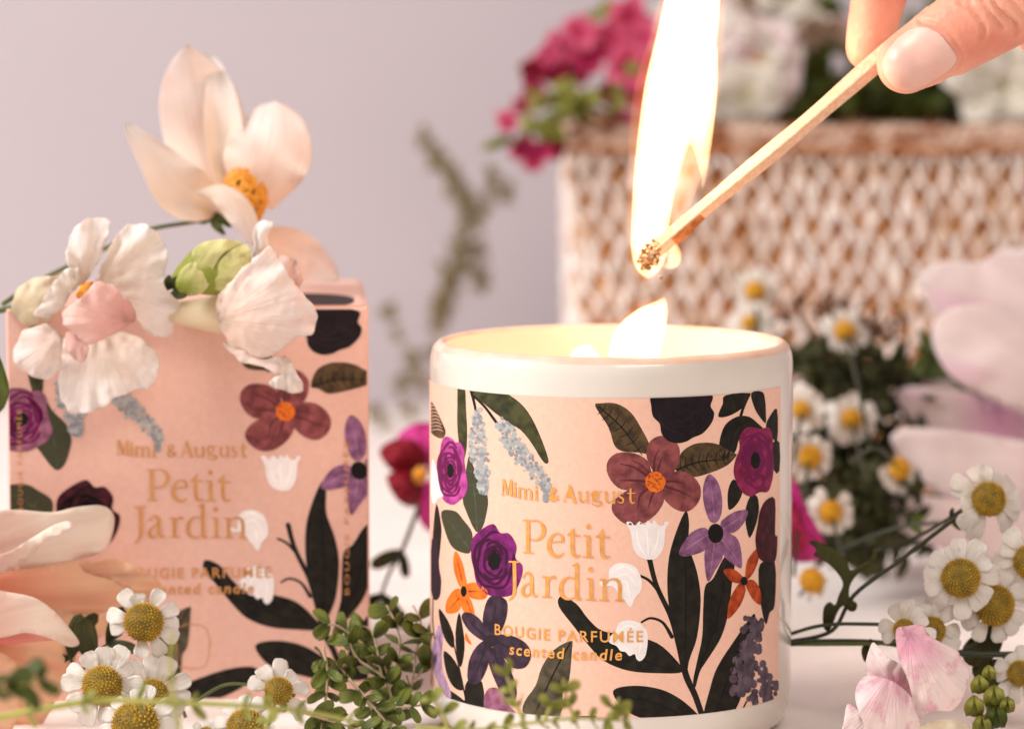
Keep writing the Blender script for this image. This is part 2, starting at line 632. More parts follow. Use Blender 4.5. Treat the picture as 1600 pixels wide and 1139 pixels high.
art('indigo', 5, 'indigo', [smooth([(290, 500), (330, 475), (385, 500), (388, 570), (365, 640), (330, 690), (280, 660), (268, 590)], 3),
                            smooth([(300, 680), (270, 700), (200, 650), (165, 590), (175, 560), (215, 565), (260, 600)], 3),
                            smooth([(310, 680), (400, 672), (480, 710), (508, 770), (480, 830), (420, 835), (380, 790), (340, 770)], 3),
                            smooth([(290, 700), (330, 760), (375, 790), (420, 880), (437, 960), (415, 1003), (375, 985), (330, 900), (295, 800)], 3),
                            smooth([(290, 700), (300, 790), (275, 870), (240, 915), (195, 900), (200, 800), (240, 725)], 3)], f3)
art('indigo', 6, 'indigo2', stroke([(335, 520), (310, 650)], [4, 16]) + stroke([(200, 600), (280, 680)], [4, 16]) + stroke([(450, 760), (330, 700)], [4, 18]) + stroke([(395, 950), (320, 740)], [4, 16]) + stroke([(235, 860), (285, 730)], [4, 16]) + [disc(310, 700, 36, 30)], f3)
art('stemL', 1, 'leaf_dark', [smooth([(50, 540), (95, 600), (125, 680), (120, 735), (85, 700), (60, 630)], 3), smooth([(150, 560), (170, 640), (178, 740), (160, 830), (140, 780), (132, 660)], 3),
                              smooth([(75, 750), (130, 800), (165, 880), (168, 945), (120, 925), (85, 850)], 3), smooth([(190, 900), (265, 905), (268, 1060), (190, 1060), (178, 980)], 3),
                              smooth([(100, 945), (150, 975), (190, 1010), (170, 1015), (110, 990)], 3)] + stroke([(120, 700), (150, 830), (185, 1000)], 7), f3)
art('mauvebud', 7, 'dusk', [smooth([(275, 985), (300, 935), (350, 938), (385, 985), (400, 1020), (440, 1070), (380, 1090), (290, 1070)], 3)], f3)
art('leafC', 1, 'leaf_grey', [smooth([(705, 700), (710, 740), (695, 900), (665, 960), (650, 1070), (560, 1075), (470, 1060), (475, 1000), (530, 920), (560, 830), (620, 745)], 3)], f3)
art('leafC', 2, 'vein', stroke([(700, 712), (620, 860), (535, 1040)], [7, 8, 6]), f3)
art('leafD', 1, 'leaf_dark', [smooth([(560, 1115), (680, 1080), (790, 1072), (830, 1075), (740, 1110), (650, 1130)], 3)], f3)
# navy bloom, mauve flower, olive leaves
art('navy', 5, 'navy', [smooth([(215, 140), (460, 120), (710, 140), (705, 240), (735, 300), (715, 380), (640, 470), (560, 505), (500, 540), (420, 555), (340, 530), (290, 470), (275, 390), (220, 330), (205, 250)], 4)], f2)
for i, q in enumerate((.8, .6, .4)):
    art('navy', 6, 'navy2', ring(460, 270, 245 * q, 255 * q, 13, .05, 5, i * 2, 0.1, 3.0), f2)
art('oliveA', 1, 'leaf_olive', [smooth([(720, 412), (745, 400), (810, 402), (870, 440), (915, 510), (945, 570), (948, 610), (900, 605), (835, 600), (800, 575), (775, 500)], 4)], fA)
veins('oliveA', 2, fA, [(735, 415), (830, 500), (915, 615)], 7, 36, 5, 'vein', -.25)
art('oliveB', 1, 'leaf_olive', [smooth([(410, 780), (455, 640), (560, 565), (680, 550), (770, 565), (830, 600), (910, 640), (925, 660), (850, 740), (720, 800), (560, 842), (480, 800)], 4)], f2)
veins('oliveB', 2, f2, [(420, 780), (600, 715), (860, 690)], 7, 78, 11, 'vein', .45)
art('mauve', 3, 'mauve', [smooth([(230, 510), (300, 492), (380, 520), (440, 590), (440, 700), (400, 790), (330, 830), (250, 820), (190, 740), (160, 640), (180, 560)], 3),
                          smooth([(300, 830), (400, 795), (500, 800), (590, 870), (625, 960), (600, 1060), (520, 1130), (420, 1120), (330, 1050), (270, 950), (260, 890)], 3),
                          smooth([(230, 930), (300, 970), (310, 1050), (240, 1160), (120, 1240), (-10, 1240), (-110, 1160), (-130, 1080), (-70, 1000), (50, 930), (150, 900)], 3),
                          smooth([(200, 780), (170, 700), (60, 640), (-90, 640), (-170, 720), (-160, 830), (-80, 930), (30, 950), (150, 910), (210, 860)], 3)], f2)
art('mauve', 4, 'mauve2', stroke([(270, 610), (235, 680), (225, 790)], [6, 14, 22]) + stroke([(300, 670), (275, 730), (255, 800)], [6, 12, 18]) + stroke([(490, 905), (420, 880), (320, 880)], [6, 16, 24]) +
    stroke([(540, 1010), (440, 960), (320, 920)], [6, 16, 24]) + stroke([(180, 1100), (200, 1030), (225, 960)], [6, 18, 22]) + stroke([(90, 1110), (110, 1000), (190, 930)], [6, 18, 18]) +
    stroke([(-60, 870), (60, 870), (170, 880)], [6, 18, 18]) + stroke([(-60, 730), (60, 760), (180, 840)], [6, 18, 20]) + stroke([(40, 700), (120, 740), (190, 810)], [4, 10, 12]), f2)
art('mauve', 5, 'orange', [disc(238, 882, 86, 88, 26, .03, 9)], f2)
art('mauve', 6, 'rust', [disc(238 + random.uniform(-65, 65), 882 + random.uniform(-65, 65), 7, 7, 7) for _ in range(40)], f2)
# lily of the valley bells
art('tulip', 3, 'white', [smooth([(248, 115), (275, 112), (290, 130), (315, 108), (340, 128), (355, 105), (375, 120), (388, 100), (405, 125), (432, 128), (440, 108), (460, 115), (442, 150), (435, 230), (405, 285), (360, 298), (310, 280), (280, 230), (270, 160)], 3)], f4)
art('tulip', 4, 'white2', stroke([(300, 150), (310, 220), (345, 280)], [6, 10, 4]) + stroke([(350, 150), (355, 220), (358, 280)], [6, 10, 4]) + stroke([(410, 150), (400, 220), (370, 280)], [6, 10, 4]), f4)
art('bellA', 3, 'white', [smooth([(115, 410), (130, 405), (160, 415), (165, 350), (200, 318), (250, 315), (300, 340), (325, 400), (322, 450), (290, 490), (278, 525), (262, 530), (245, 505), (215, 470), (180, 430), (130, 430)], 3)], f4)
art('bellA', 4, 'white2', stroke([(180, 360), (240, 330), (300, 370)], [4, 10, 4]) + stroke([(190, 390), (250, 370), (300, 430)], [4, 10, 4]) + stroke([(200, 420), (250, 410), (270, 500)], [4, 8, 4]), f4)
art('bellB', 3, 'white', [smooth([(160, 690), (195, 650), (215, 610), (260, 597), (315, 612), (350, 650), (355, 700), (345, 770), (320, 800), (300, 790), (290, 765), (265, 775), (245, 755), (220, 750), (200, 725), (170, 712)], 3)], f4)
art('bellB', 4, 'white2', stroke([(215, 650), (260, 625), (320, 650)], [4, 10, 4]) + stroke([(230, 700), (235, 670), (270, 650)], [4, 9, 4]) + stroke([(310, 770), (320, 710), (300, 660)], [4, 9, 4]), f4)
# leaves and stalks of the lily
art('lily', 1, 'leaf_dark', [smooth([(543, 58), (560, 110), (560, 230), (600, 360), (618, 500), (600, 680), (560, 800), (545, 900), (520, 830), (500, 720), (465, 560), (452, 420), (462, 280), (500, 150)], 4),
                             smooth([(740, 280), (785, 310), (775, 400), (755, 560), (720, 680), (660, 780), (615, 850), (592, 930), (580, 900), (600, 800), (625, 680), (630, 540), (640, 430), (680, 390)], 4),
                             smooth([(-75, 480), (0, 515), (60, 590), (130, 650), (250, 670), (400, 710), (500, 800), (525, 855), (400, 860), (260, 848), (140, 800), (60, 720), (-10, 630), (-85, 530)], 4),
                             smooth([(185, 945), (290, 922), (420, 940), (520, 990), (600, 1060), (640, 1110), (540, 1125), (400, 1100), (290, 1070), (220, 1020)], 4),
                             smooth([(888, 572), (885, 680), (850, 850), (810, 1000), (750, 1090), (660, 1115), (630, 1080), (660, 950), (700, 830), (790, 690), (860, 590)], 4),
                             ] + stroke([(365, 300), (400, 430), (470, 580), (510, 720), (545, 870), (590, 970), (635, 1100)], [26, 24, 26, 30, 32, 30, 28]) +
    stroke([(310, 375), (360, 400), (405, 450), (425, 480)], [12, 14, 16, 16]) + stroke([(325, 608), (370, 588), (430, 610), (475, 680)], [10, 12, 14, 20]), f4)
art('lily', 2, 'ink', stroke([(530, 160), (545, 420), (540, 800)], [4, 8, 5]) + stroke([(20, 560), (150, 700), (320, 790), (480, 845)], [5, 8, 8, 4]) + stroke([(230, 975), (400, 1010), (560, 1090)], [4, 8, 5]) +
    stroke([(860, 640), (770, 850), (690, 1060)], [4, 8, 5]) + stroke([(735, 400), (690, 620), (610, 840)], [4, 8, 5]), f4)
# violet star and rust star
art('vstar', 4, 'violet', [smooth([(635, -85), (660, -125), (700, -90), (722, -20), (722, 60), (700, 110), (665, 110), (640, 50), (628, -20)], 3),
                           smooth([(715, 120), (740, 90), (790, 60), (850, 55), (835, 110), (790, 160), (735, 165)], 3),
                           smooth([(720, 160), (790, 185), (815, 240), (822, 330), (800, 335), (740, 290), (705, 220)], 3),
                           smooth([(680, 200), (720, 240), (725, 290), (690, 350), (655, 408), (640, 350), (636, 270), (650, 220)], 3),
                           smooth([(665, 190), (640, 250), (560, 280), (512, 275), (520, 235), (570, 165), (640, 140)], 3)], f4)
art('vstar', 5, 'violet2', stroke([(670, -60), (685, 80)], [4, 8]) + stroke([(820, 85), (730, 145)], [4, 8]) + stroke([(800, 300), (715, 190)], [4, 8]) + stroke([(665, 360), (685, 220)], [4, 8]) + stroke([(540, 250), (650, 175)], [4, 8]), f4)
art('vstar', 6, 'ink', [disc(691, 168, 38, 48, 20)], f4)
art('rstar', 4, 'rust', [smooth([(730, 352), (770, 342), (815, 370), (830, 400), (800, 415), (760, 400)], 3), smooth([(895, 245), (905, 290), (880, 360), (845, 400), (838, 370), (850, 300)], 3),
                         smooth([(840, 405), (880, 400), (912, 450), (915, 520), (880, 500), (845, 440)], 3), smooth([(820, 410), (840, 450), (810, 530), (760, 588), (748, 575), (760, 500), (790, 440)], 3)], f4)
art('rstar', 5, 'ink', [disc(832, 404, 17, 22, 14)], f4)
# upper right branch, rose, wine flower, smoky lavender
art('branch', 1, 'leaf_dark', [smooth([(830, 150), (1030, 130), (1020, 190), (960, 270), (860, 325), (780, 335), (775, 300), (810, 220)], 3),
                               smooth([(1050, 130), (1145, 120), (1170, 200), (1175, 300), (1172, 385), (1120, 330), (1075, 250)], 3),
                               smooth([(1270, 265), (1200, 340), (1175, 410), (1210, 480), (1270, 540)], 3),
                               smooth([(780, 620), (785, 520), (830, 400), (930, 330), (1030, 330), (1110, 390), (1150, 440), (1030, 450), (950, 520), (920, 620), (860, 680), (790, 680)], 3),
                               smooth([(900, 860), (960, 930), (975, 980), (930, 1070), (870, 1120), (852, 1080), (855, 950)], 3),
                               smooth([(1040, 1005), (1100, 1005), (1115, 1139), (1060, 1260), (1000, 1150)], 3)] + stroke([(1035, 140), (985, 250), (955, 350)], [22, 24, 26]), f2)
art('branch', 2, 'ink', stroke([(960, 350), (900, 470), (860, 640)], [5, 10, 6]) + stroke([(1085, 160), (1160, 350)], [4, 8]), f2)
art('branchE', 1, 'leaf_dark', [smooth([(1235, 550), (1290, 550), (1290, 790), (1240, 780)], 2)], f2)
rosette('roseR', 3, f2, [(1000, 430), (1060, 418), (1130, 430), (1200, 425), (1230, 500), (1235, 620), (1240, 760), (1225, 880), (1190, 965), (1120, 970), (1050, 1005), (985, 980), (930, 900), (900, 800), (915, 700), (950, 600), (950, 500)], 1085, 700, 155, 275, 'wineb', 'magenta2', .26, 17, 2)
art('wine', 5, 'wine', [smooth([(910, 60), (940, 5), (985, 0), (985, 170), (997, 185), (988, 300), (950, 312), (905, 290), (888, 200), (900, 120)], 3)], f4)
art('dleaf', 1, 'leaf_dark', [smooth([(840, 90), (870, -10), (900, -10), (905, 60), (890, 130), (862, 190), (848, 160)], 3), smooth([(912, 320), (985, 310), (985, 520), (960, 560), (940, 620), (915, 520), (905, 420)], 3)], f4)
rr = random.Random(12)
art('smoke', 2, 'smoke', [disc(880 + 70 * t - 60 + rr.gauss(0, 26), 960 - 360 * t + rr.gauss(0, 20), rr.uniform(10, 22), rr.uniform(12, 26), 8) for t in [rr.random() for _ in range(110)]] +
    [disc(940 + rr.gauss(0, 26), 940 + rr.gauss(0, 45), rr.uniform(10, 20), rr.uniform(10, 24), 8) for _ in range(50)], f4)
art('smoke', 1, 'stalk', stroke([(845, 1000), (815, 1060)], 8) + stroke([(900, 1010), (860, 1050)], 8), f4)


# ------------------------------------------------------------------ lettering (own glyph shapes for the serif words)
def hs(x0, x1, y, w=9):       # thin serif bar
    return stroke([(x0, y), (x1, y + 4)], w, cap=False)


PETIT = (stroke([(224, 412), (224, 655)], 29, cap=False) + hs(186, 246, 408) + hs(188, 268, 658) +
         stroke([(236, 414), (300, 414), (338, 450), (346, 495), (325, 540), (280, 562), (240, 556)], [9, 11, 24, 31, 24, 12, 8], 6) +
         stroke([(382, 580), (500, 570)], 10) + stroke([(494, 572), (485, 530), (450, 513), (410, 532), (387, 590), (398, 650), (435, 684), (470, 684), (502, 664)], [20, 21, 12, 20, 31, 31, 24, 16, 7], 6) +
         [[(535, 515), (582, 465), (582, 530), (554, 530)]] + stroke([(568, 500), (568, 640), (588, 686), (630, 680)], [28, 30, 22, 8], 6) + stroke([(533, 522), (625, 528)], 12) +
         [disc(692, 458, 19)] + stroke([(692, 528), (692, 690)], 30, cap=False) + hs(654, 700, 528, 11) + hs(645, 737, 692) +
         [[(760, 530), (808, 472), (808, 545), (782, 545)]] + stroke([(795, 510), (795, 648), (815, 696), (858, 688)], [28, 30, 22, 8], 6) + stroke([(752, 536), (856, 543)], 12))
JARDIN = (stroke([(120, 735), (122, 930), (110, 990), (80, 1026)], [29, 28, 20, 7], 6) + hs(76, 158, 728, 13) +
          stroke([(188, 846), (212, 816), (242, 826), (252, 865), (254, 955), (272, 992), (302, 990)], [12, 12, 20, 28, 28, 18, 7], 6) + [disc(190, 844, 12)] +
          stroke([(246, 892), (205, 910), (183, 948), (192, 985), (224, 990), (250, 958)], [9, 14, 25, 22, 14, 8], 6) +
          stroke([(373, 846), (373, 1002)], 28, cap=False) + hs(333, 384, 846, 11) + hs(333, 412, 1000) + stroke([(384, 880), (404, 850), (432, 850)], [8, 14, 24], 6) +
          stroke([(602, 752), (602, 985), (614, 1018), (640, 1016)], [28, 30, 18, 8], 6) + hs(566, 612, 757, 11) +
          stroke([(592, 866), (545, 850), (497, 878), (478, 935), (490, 992), (535, 1020), (590, 1004)], [8, 12, 25, 31, 27, 15, 9], 6) +
          [disc(708, 790, 19)] + stroke([(713, 862), (713, 1020)], 29, cap=False) + hs(678, 722, 862, 11) + hs(670, 757, 1022) +
          stroke([(816, 868), (816, 1022)], 29, cap=False) + hs(780, 826, 866, 11) + hs(775, 856, 1026) +
          stroke([(828, 888), (870, 866), (912, 872), (934, 915), (934, 1026)], [8, 15, 24, 29, 29], 6) + hs(898, 972, 1028))
BRAND = (stroke([(32, 100), (30, 212)], 7) + stroke([(38, 100), (64, 205)], 20) + stroke([(64, 205), (90, 106)], 7) + stroke([(94, 104), (96, 216)], 19) + hs(20, 45, 97, 6) + hs(18, 44, 212, 6) + hs(82, 110, 214, 6) +
         stroke([(125, 152), (125, 222)], 17) + [disc(125, 127, 10)] + hs(110, 140, 222, 6) +
         stroke([(158, 160), (158, 232)], 17) + stroke([(203, 175), (203, 240)], 17) + stroke([(248, 182), (248, 246)], 17) + stroke([(160, 172), (182, 160), (203, 178)], [5, 9, 14]) + stroke([(205, 180), (228, 166), (248, 184)], [5, 9, 14]) + hs(145, 172, 232, 6) + hs(190, 217, 240, 6) + hs(235, 263, 246, 6) +
         stroke([(290, 178), (290, 250)], 17) + [disc(290, 152, 10)] + hs(276, 306, 250, 6) +
         stroke([(455, 245), (410, 205), (405, 170), (428, 160), (440, 180), (405, 215), (395, 240), (415, 258), (445, 245), (458, 215)], [16, 16, 10, 9, 9, 12, 14, 12, 9, 6]) +
         stroke([(548, 142), (504, 262)], 7) + stroke([(546, 145), (584, 268)], 22) + stroke([(520, 228), (572, 230)], 7) + hs(492, 520, 262, 6) + hs(565, 602, 266, 6) +
         stroke([(624, 192), (624, 245), (640, 268), (664, 262), (680, 240)], [18, 18, 12, 8, 6]) + stroke([(684, 192), (684, 270)], 18) + hs(608, 628, 192, 6) + hs(668, 688, 192, 6) +
         ring(744, 212, 24, 25, 14, 0, 1, 0) + stroke([(765, 192), (795, 186)], [7, 10]) + stroke([(732, 236), (722, 252), (745, 262), (785, 266), (794, 284), (760, 298), (722, 284), (724, 270)], [6, 10, 14, 14, 12, 10, 6, 5]) +
         stroke([(830, 194), (830, 250), (846, 272), (870, 266), (884, 245)], [18, 18, 12, 8, 6]) + stroke([(888, 194), (890, 274)], 18) + hs(815, 834, 194, 6) + hs(872, 892, 194, 6) +
         stroke([(958, 206), (938, 194), (922, 208), (934, 226), (958, 244), (956, 268), (934, 274), (916, 262)], [7, 9, 13, 15, 15, 13, 9, 6]) +
         stroke([(1016, 166), (1016, 250), (1030, 276), (1050, 268)], [14, 18, 14, 6]) + stroke([(992, 200), (1050, 198)], 8))
art('petit', 9, 'GOLD', PETIT, f5)
art('jardin', 9, 'GOLD', JARDIN, f5)
art('brand', 9, 'GOLD', BRAND, f5)


def font_polys(text, size, spacing=1.0, shear=0.0, bold=0.0):
    """outline triangles of Blender's built-in font, as (x, y) lists, and the total width"""
    cu = bpy.data.curves.new('tmp', 'FONT')
    cu.body = text
    cu.size = size
    cu.space_character = spacing
    cu.shear = shear
    cu.offset = bold
    cu.resolution_u = 3
    o = bpy.data.objects.new('tmp', cu)
    COL.objects.link(o)
    bpy.context.view_layer.update()
    me = o.evaluated_get(bpy.context.evaluated_depsgraph_get()).to_mesh()
    vs = [(v.co.x, v.co.y) for v in me.vertices]
    fs = [list(p.vertices) for p in me.polygons]
    w = max(v[0] for v in vs)
    o.to_mesh_clear()
    bpy.data.objects.remove(o)
    bpy.data.curves.remove(cu)
    return vs, fs, w


def text_item(group, text, px0, px1, capcm, shear=0.0, bold=0.0):
    """flat word laid between two photo points"""
    (u0, v0), (u1, v1) = jar_uv(*px0), jar_uv(*px1)
    size = capcm / 0.70
    _, _, w1 = font_polys(text, size, 1.0, shear, bold * size)
    lo, hi = 0.6, 3.0
    for _ in range(12):
        mid = (lo + hi) / 2
        w = font_polys(text, size, mid, shear, bold * size)[2]
        if w < (u1 - u0):
            lo = mid
        else:
            hi = mid
    vs, fs, w = font_polys(text, size, lo, shear, bold * size)
    v = (v0 + v1) / 2
    ART.append((group, 9, 'GOLD', ('mesh', [(u0 + x, v + y) for x, y in vs], fs)))


text_item('bougie', 'BOUGIE PARFUMÉE', fB([(300, 552)])[0], fB([(920, 602)])[0], 0.235, 0, 0.012)
text_item('scented', 'scented candle', fB([(362, 640)])[0], fB([(832, 672)])[0], 0.235, 0.12, 0.022)


def lay_art(mb, place, items, rect, mat_index, step=0.13):
    for (g, layer, ink, polys), (du, dv, sc, lay_off) in items:
        mi = mat_index(ink)
        if mi is None:
            continue
        if isinstance(polys, tuple):
            _, vs, fs = polys
            v2 = [((u) * 1 + du, v + dv) for u, v in vs]
            if not all(rect[0] < u < rect[1] for u, v in v2):
                pass
            mb.add([place(u, v, layer + lay_off) for u, v in v2], fs, mi)
            continue
        q = []
        for poly in polys:
            c = clip_poly([(u + du, v + dv) for u, v in poly], *rect)
            if len(c) > 2:
                q.append(c)
        if not q:
            continue
        vs, fs = cdt(q, step)
        mb.add([place(u, v, layer + lay_off) for u, v in vs], fs, mi)


# ------------------------------------------------------------------ setting
def sheet(name, w, mat, fn, nx, ny):
    mb = MB()
    vs = [fn(w[0] + (w[1] - w[0]) * i / nx, w[2] + (w[3] - w[2]) * j / ny) for j in range(ny + 1) for i in range(nx + 1)]
    fs = [[j * (nx + 1) + i, j * (nx + 1) + i + 1, (j + 1) * (nx + 1) + i + 1, (j + 1) * (nx + 1) + i] for j in range(ny) for i in range(nx)]
    mb.add(vs, fs)
    return tag(mb.build(name, mat), None, None, kind='structure')


def cloth_z(x, y):
    r = math.hypot(x, y)
    k = min(1, max(0, (r - 5) / 6)) * min(1, max(0, (math.hypot(x + 9.5, y - 7) - 7) / 5)) * (0 if y > 28 else min(1, (28 - y) / 6))
    return 0.3 * k * max(-.2, noise.noise(Vector((x * .11 + 3, y * .09, 1.7))) + .35 * noise.noise(Vector((x * .27, y * .3 + x * .2, 5)))) - 0.0


sheet('tabletop', (-90, 110, -55, 60), M['cloth'], lambda x, y: (x, y, cloth_z(x, y)), 260, 150)
sheet('wall', (-160, 180, -30, 130), M['wall'], lambda x, z: (x, 60.0, z), 4, 4).data.flip_normals()


# ------------------------------------------------------------------ solids
def lathe(profile, n=96):
    vs, fs = [], []
    for r, z in profile:
        for i in range(n):
            a = 2 * math.pi * i / n
            vs.append((r * math.cos(a), r * math.sin(a), z))
    for j in range(len(profile) - 1):
        for i in range(n):
            k = (i + 1) % n
            fs.append([j * n + i, j * n + k, (j + 1) * n + k, (j + 1) * n + i])
    return vs, fs


def tube(pts, radii, n=10, cap=True, squash=None, normal=None):
    """loft of circles along 3D points"""
    pts = [Vector(p) for p in pts]
    vs, fs = [], []
    up = Vector((0.13, 0.2, 1)).normalized() if normal is None else Vector(normal).normalized()
    for i, p in enumerate(pts):
        t = (pts[min(i + 1, len(pts) - 1)] - pts[max(i - 1, 0)]).normalized()
        s = t.cross(up)
        if s.length < 1e-4:
            s = t.cross(Vector((1, 0, 0)))
        s.normalize()
        u = s.cross(t).normalized()
        for k in range(n):
            a = 2 * math.pi * k / n
            vs.append(p + s * (radii[i] * math.cos(a)) + u * (radii[i] * (squash or 1) * math.sin(a)))
    for i in range(len(pts) - 1):
        for k in range(n):
            q = (k + 1) % n
            fs.append([i * n + k, i * n + q, (i + 1) * n + q, (i + 1) * n + k])
    if cap:
        a, b = len(vs), len(vs) + 1
        t0, t1 = (pts[0] - pts[1]).normalized(), (pts[-1] - pts[-2]).normalized()
        vs += [pts[0] + t0 * radii[0] * .4, pts[-1] + t1 * radii[-1] * .4]
        m = (len(pts) - 1) * n
        for k in range(n):
            q = (k + 1) % n
            fs += [[a, q, k], [b, m + k, m + q]]
    return vs, fs


def stem_px(pts, r, n=6, ns=8, mb=None):
    """tube through photo points (px, py, y) with pixel radii r"""
    c = crom(pts, n)
    rs = [lerp_list(r, i / (len(c) - 1)) if isinstance(r, (list, tuple)) else r for i in range(len(c))]
    v, f = tube([P(*q) for q in c], [cm(a, q[2]) for a, q in zip(rs, c)], ns)
    mb = mb or MB()
    mb.add(v, f)
    return mb


def petal(mb, spine, widths, nrm, cup=0.25, ruffle=0.0, nu=8, nv=12, mi=0, seed=0, round_tip=True, freq=5):
    """leaf- or petal-shaped sheet along a 3D spine (cm)"""
    c = [Vector(p) for p in crom(spine, max(1, nv // (len(spine) - 1)))]
    nv = len(c) - 1
    nrm = Vector(nrm).normalized()
    vs, uv, fs = [], [], []
    ph = seed * 1.7
    for i, p in enumerate(c):
        t = i / nv
        T = (c[min(i + 1, nv)] - c[max(i - 1, 0)]).normalized()
        Sd = T.cross(nrm)
        Sd = Sd.normalized() if Sd.length > 1e-5 else Vector((1, 0, 0))
        Nn = Sd.cross(T).normalized()
        w = max(lerp_list(widths, t), 0.0)
        if round_tip and t > .86:
            w *= math.sqrt(max(0, 1 - ((t - .86) / .14) ** 2)) * .92 + .08 * (1 - (t - .86) / .14)
        for j in range(nu + 1):
            s = -1 + 2 * j / nu
            off = cup * w * s * s + ruffle * w * (abs(s) ** 2) * math.sin(freq * t * 3.1 + s * 2 + ph) + ruffle * .6 * w * noise.noise(Vector((s * 1.3 + ph, t * 3, ph)))
            vs.append(p + Sd * (w * s) + Nn * off)
            uv.append((j / nu, t))
    for i in range(nv):
        for j in range(nu):
            a = i * (nu + 1) + j
            fs.append([a, a + 1, a + nu + 2, a + nu + 1])
    mb.add(vs, fs, mi, uv)


def petal_px(mb, spine, widths, nrm=(0, -1, .15), **kw):
    y = spine[len(spine) // 2][2]
    petal(mb, [P(*q) for q in spine], [cm(w, y) for w in widths], nrm, **kw)


def shape_px(mb, outline, y, bulge=.3, tilt=(0, 0), ruffle=.05, step=None, mi=0, base=None, seed=0, freq=1.6, n=5, frill=0, ridge=.02):
    """petal of traced outline at its own distance: bulged, tilted and ruffled sheet. base: photo point where the petal is attached"""
    pts = smooth(outline, n) if n > 1 else outline
    if frill:
        pts = [(x + frill * noise.noise(Vector((x * .07, z * .07, seed))), z + frill * noise.noise(Vector((x * .07, z * .07, seed + 7)))) for x, z in pts]
    xs, ys = [p[0] for p in pts], [p[1] for p in pts]
    cx, cy = (min(xs) + max(xs)) / 2, (min(ys) + max(ys)) / 2
    size = max(max(xs) - min(xs), max(ys) - min(ys))
    step = step or max(3.5, size / 22)
    vs, fs = cdt([[(a, -b) for a, b in pts]], step)
    vs = [(a, -b) for a, b in vs]
    arr = np.array(pts)
    nxt = np.roll(arr, -1, 0)
    bx, by = base or (cx, cy)
    far = max(math.hypot(p[0] - bx, p[1] - by) for p in pts)
    out, uv = [], []
    R = size * .5
    dx0, dy0 = cx - bx, cy - by
    a0 = math.atan2(dy0, dx0)
    lr = random.Random(seed)
    rf = lr.uniform(9, 13)
    for (x, z) in vs:
        p = np.array((x, z))
        d = nxt - arr
        t = np.clip(((p - arr) * d).sum(1) / np.maximum((d * d).sum(1), 1e-9), 0, 1)
        e = float(np.sqrt(((arr + d * t[:, None] - p) ** 2).sum(1).min()))
        k = min(1, e / R)
        nz = noise.noise(Vector((x / size * freq * 2 + seed, z / size * freq * 2, seed * 1.3)))
        rd = math.hypot(x - bx, z - by)
        q = rd / far
        dc = math.hypot(x - cx, z - cy) / size
        a = (math.atan2(z - by, x - bx) - a0 + math.pi) % (2 * math.pi) - math.pi
        yy = y + cm(tilt[0] * (x - cx) + tilt[1] * (z - cy), y) - bulge * 1.3 * (1 - 3.0 * dc * dc) + ruffle * 2 * nz
        yy += ruffle * 3.2 * (1 - k) ** 2 * q * math.sin(a * rf * 1.3 + 4 * nz + seed) + ruffle * 1.6 * (1 - k) * noise.noise(Vector((x * .09, z * .09, seed)))
        yy += ridge * cm(size, y) * math.sin(a * rf * max(1, rd / size)) * .5
        out.append(P(x, z, yy))
        uv.append((a / 1.2 * max(1, math.hypot(dx0, dy0) / size * 1.5) + .5, min(1, math.hypot(x - bx, z - by) / far)))
    mb.add(out, fs, mi, uv)


# ------------------------------------------------------------------ materials for the living things
M['cream'] = petal_mat('cream_petal', rgb(250, 236, 220), rgb(252, 246, 242), .42, 60, vc=.95)
M['blush'] = petal_mat('blush_petal', rgb(251, 232, 218), rgb(252, 242, 237), .42, 60, vc=.95, blotch=rgb(250, 226, 218))
M['pinktongue'] = petal_mat('pink_petal', rgb(246, 196, 186), rgb(248, 216, 206), .35, 60, vc=.96)
M['ivory'] = petal_mat('ivory_petal', rgb(238, 224, 192), rgb(244, 234, 216), .4, 50, vc=.97)
M['rosewhite'] = petal_mat('rose_white_petal', rgb(236, 170, 190), rgb(250, 234, 230), .25, 130, mid=.35, blotch=rgb(238, 168, 192), bl=.56)
M['lily'] = petal_mat('lily_petal', rgb(238, 150, 124), rgb(247, 212, 178), .4, 30, mid=.5, veins=60, streak=rgb(232, 140, 126))
M['pinkstripe'] = petal_mat('pink_striped_petal', rgb(226, 120, 112), rgb(240, 170, 150), .35, 60, mid=.6, veins=60)
M['lilyw'] = petal_mat('pale_lily_petal', rgb(236, 184, 168), rgb(250, 236, 222), .3, 30, mid=.42, veins=60, streak=rgb(244, 206, 184))
M['farlily'] = petal_mat('pink_white_lily_petal', rgb(216, 150, 184), rgb(248, 234, 232), .35, 14, mid=.12, veins=24, streak=rgb(230, 172, 202))
M['daisy'] = petal_mat('daisy_petal', rgb(226, 216, 196), rgb(240, 234, 226), .3, 90, mid=.1, veins=40, vamp=.00004)
M['daisyc'] = pbr('daisy_center', rgb(196, 152, 28), rgb(160, 122, 22), 500, rough=.7)
M['daisyy'] = pbr('daisy_center_yellow', rgb(222, 168, 24), rgb(196, 140, 20), 500, rough=.7)
M['daisyg'] = pbr('daisy_center_green', rgb(140, 116, 26), rgb(104, 88, 22), 500, rough=.7)
M['stamen'] = pbr('stamen', rgb(206, 126, 20), rgb(232, 164, 44), 900, rough=.6)
M['green'] = pbr('green_stem', rgb(92, 104, 44), rgb(70, 84, 36), 220, rough=.5)
M['dstem'] = pbr('dark_green_stem', rgb(52, 58, 30), rgb(38, 44, 24), 220, rough=.5)
M['dleaf'] = petal_mat('dark_leaf', rgb(50, 54, 20), rgb(74, 74, 32), .2, 90, veins=30, vamp=.0001, rough=.4)
M['gleaf'] = petal_mat('green_leaf', rgb(72, 84, 26), rgb(92, 104, 40), .25, 90, veins=30, vamp=.0001, rough=.4)
M['thyme'] = petal_mat('thyme_leaf', rgb(74, 86, 26), rgb(116, 124, 50), .2, 160, veins=16, vamp=.0001, rough=.4)
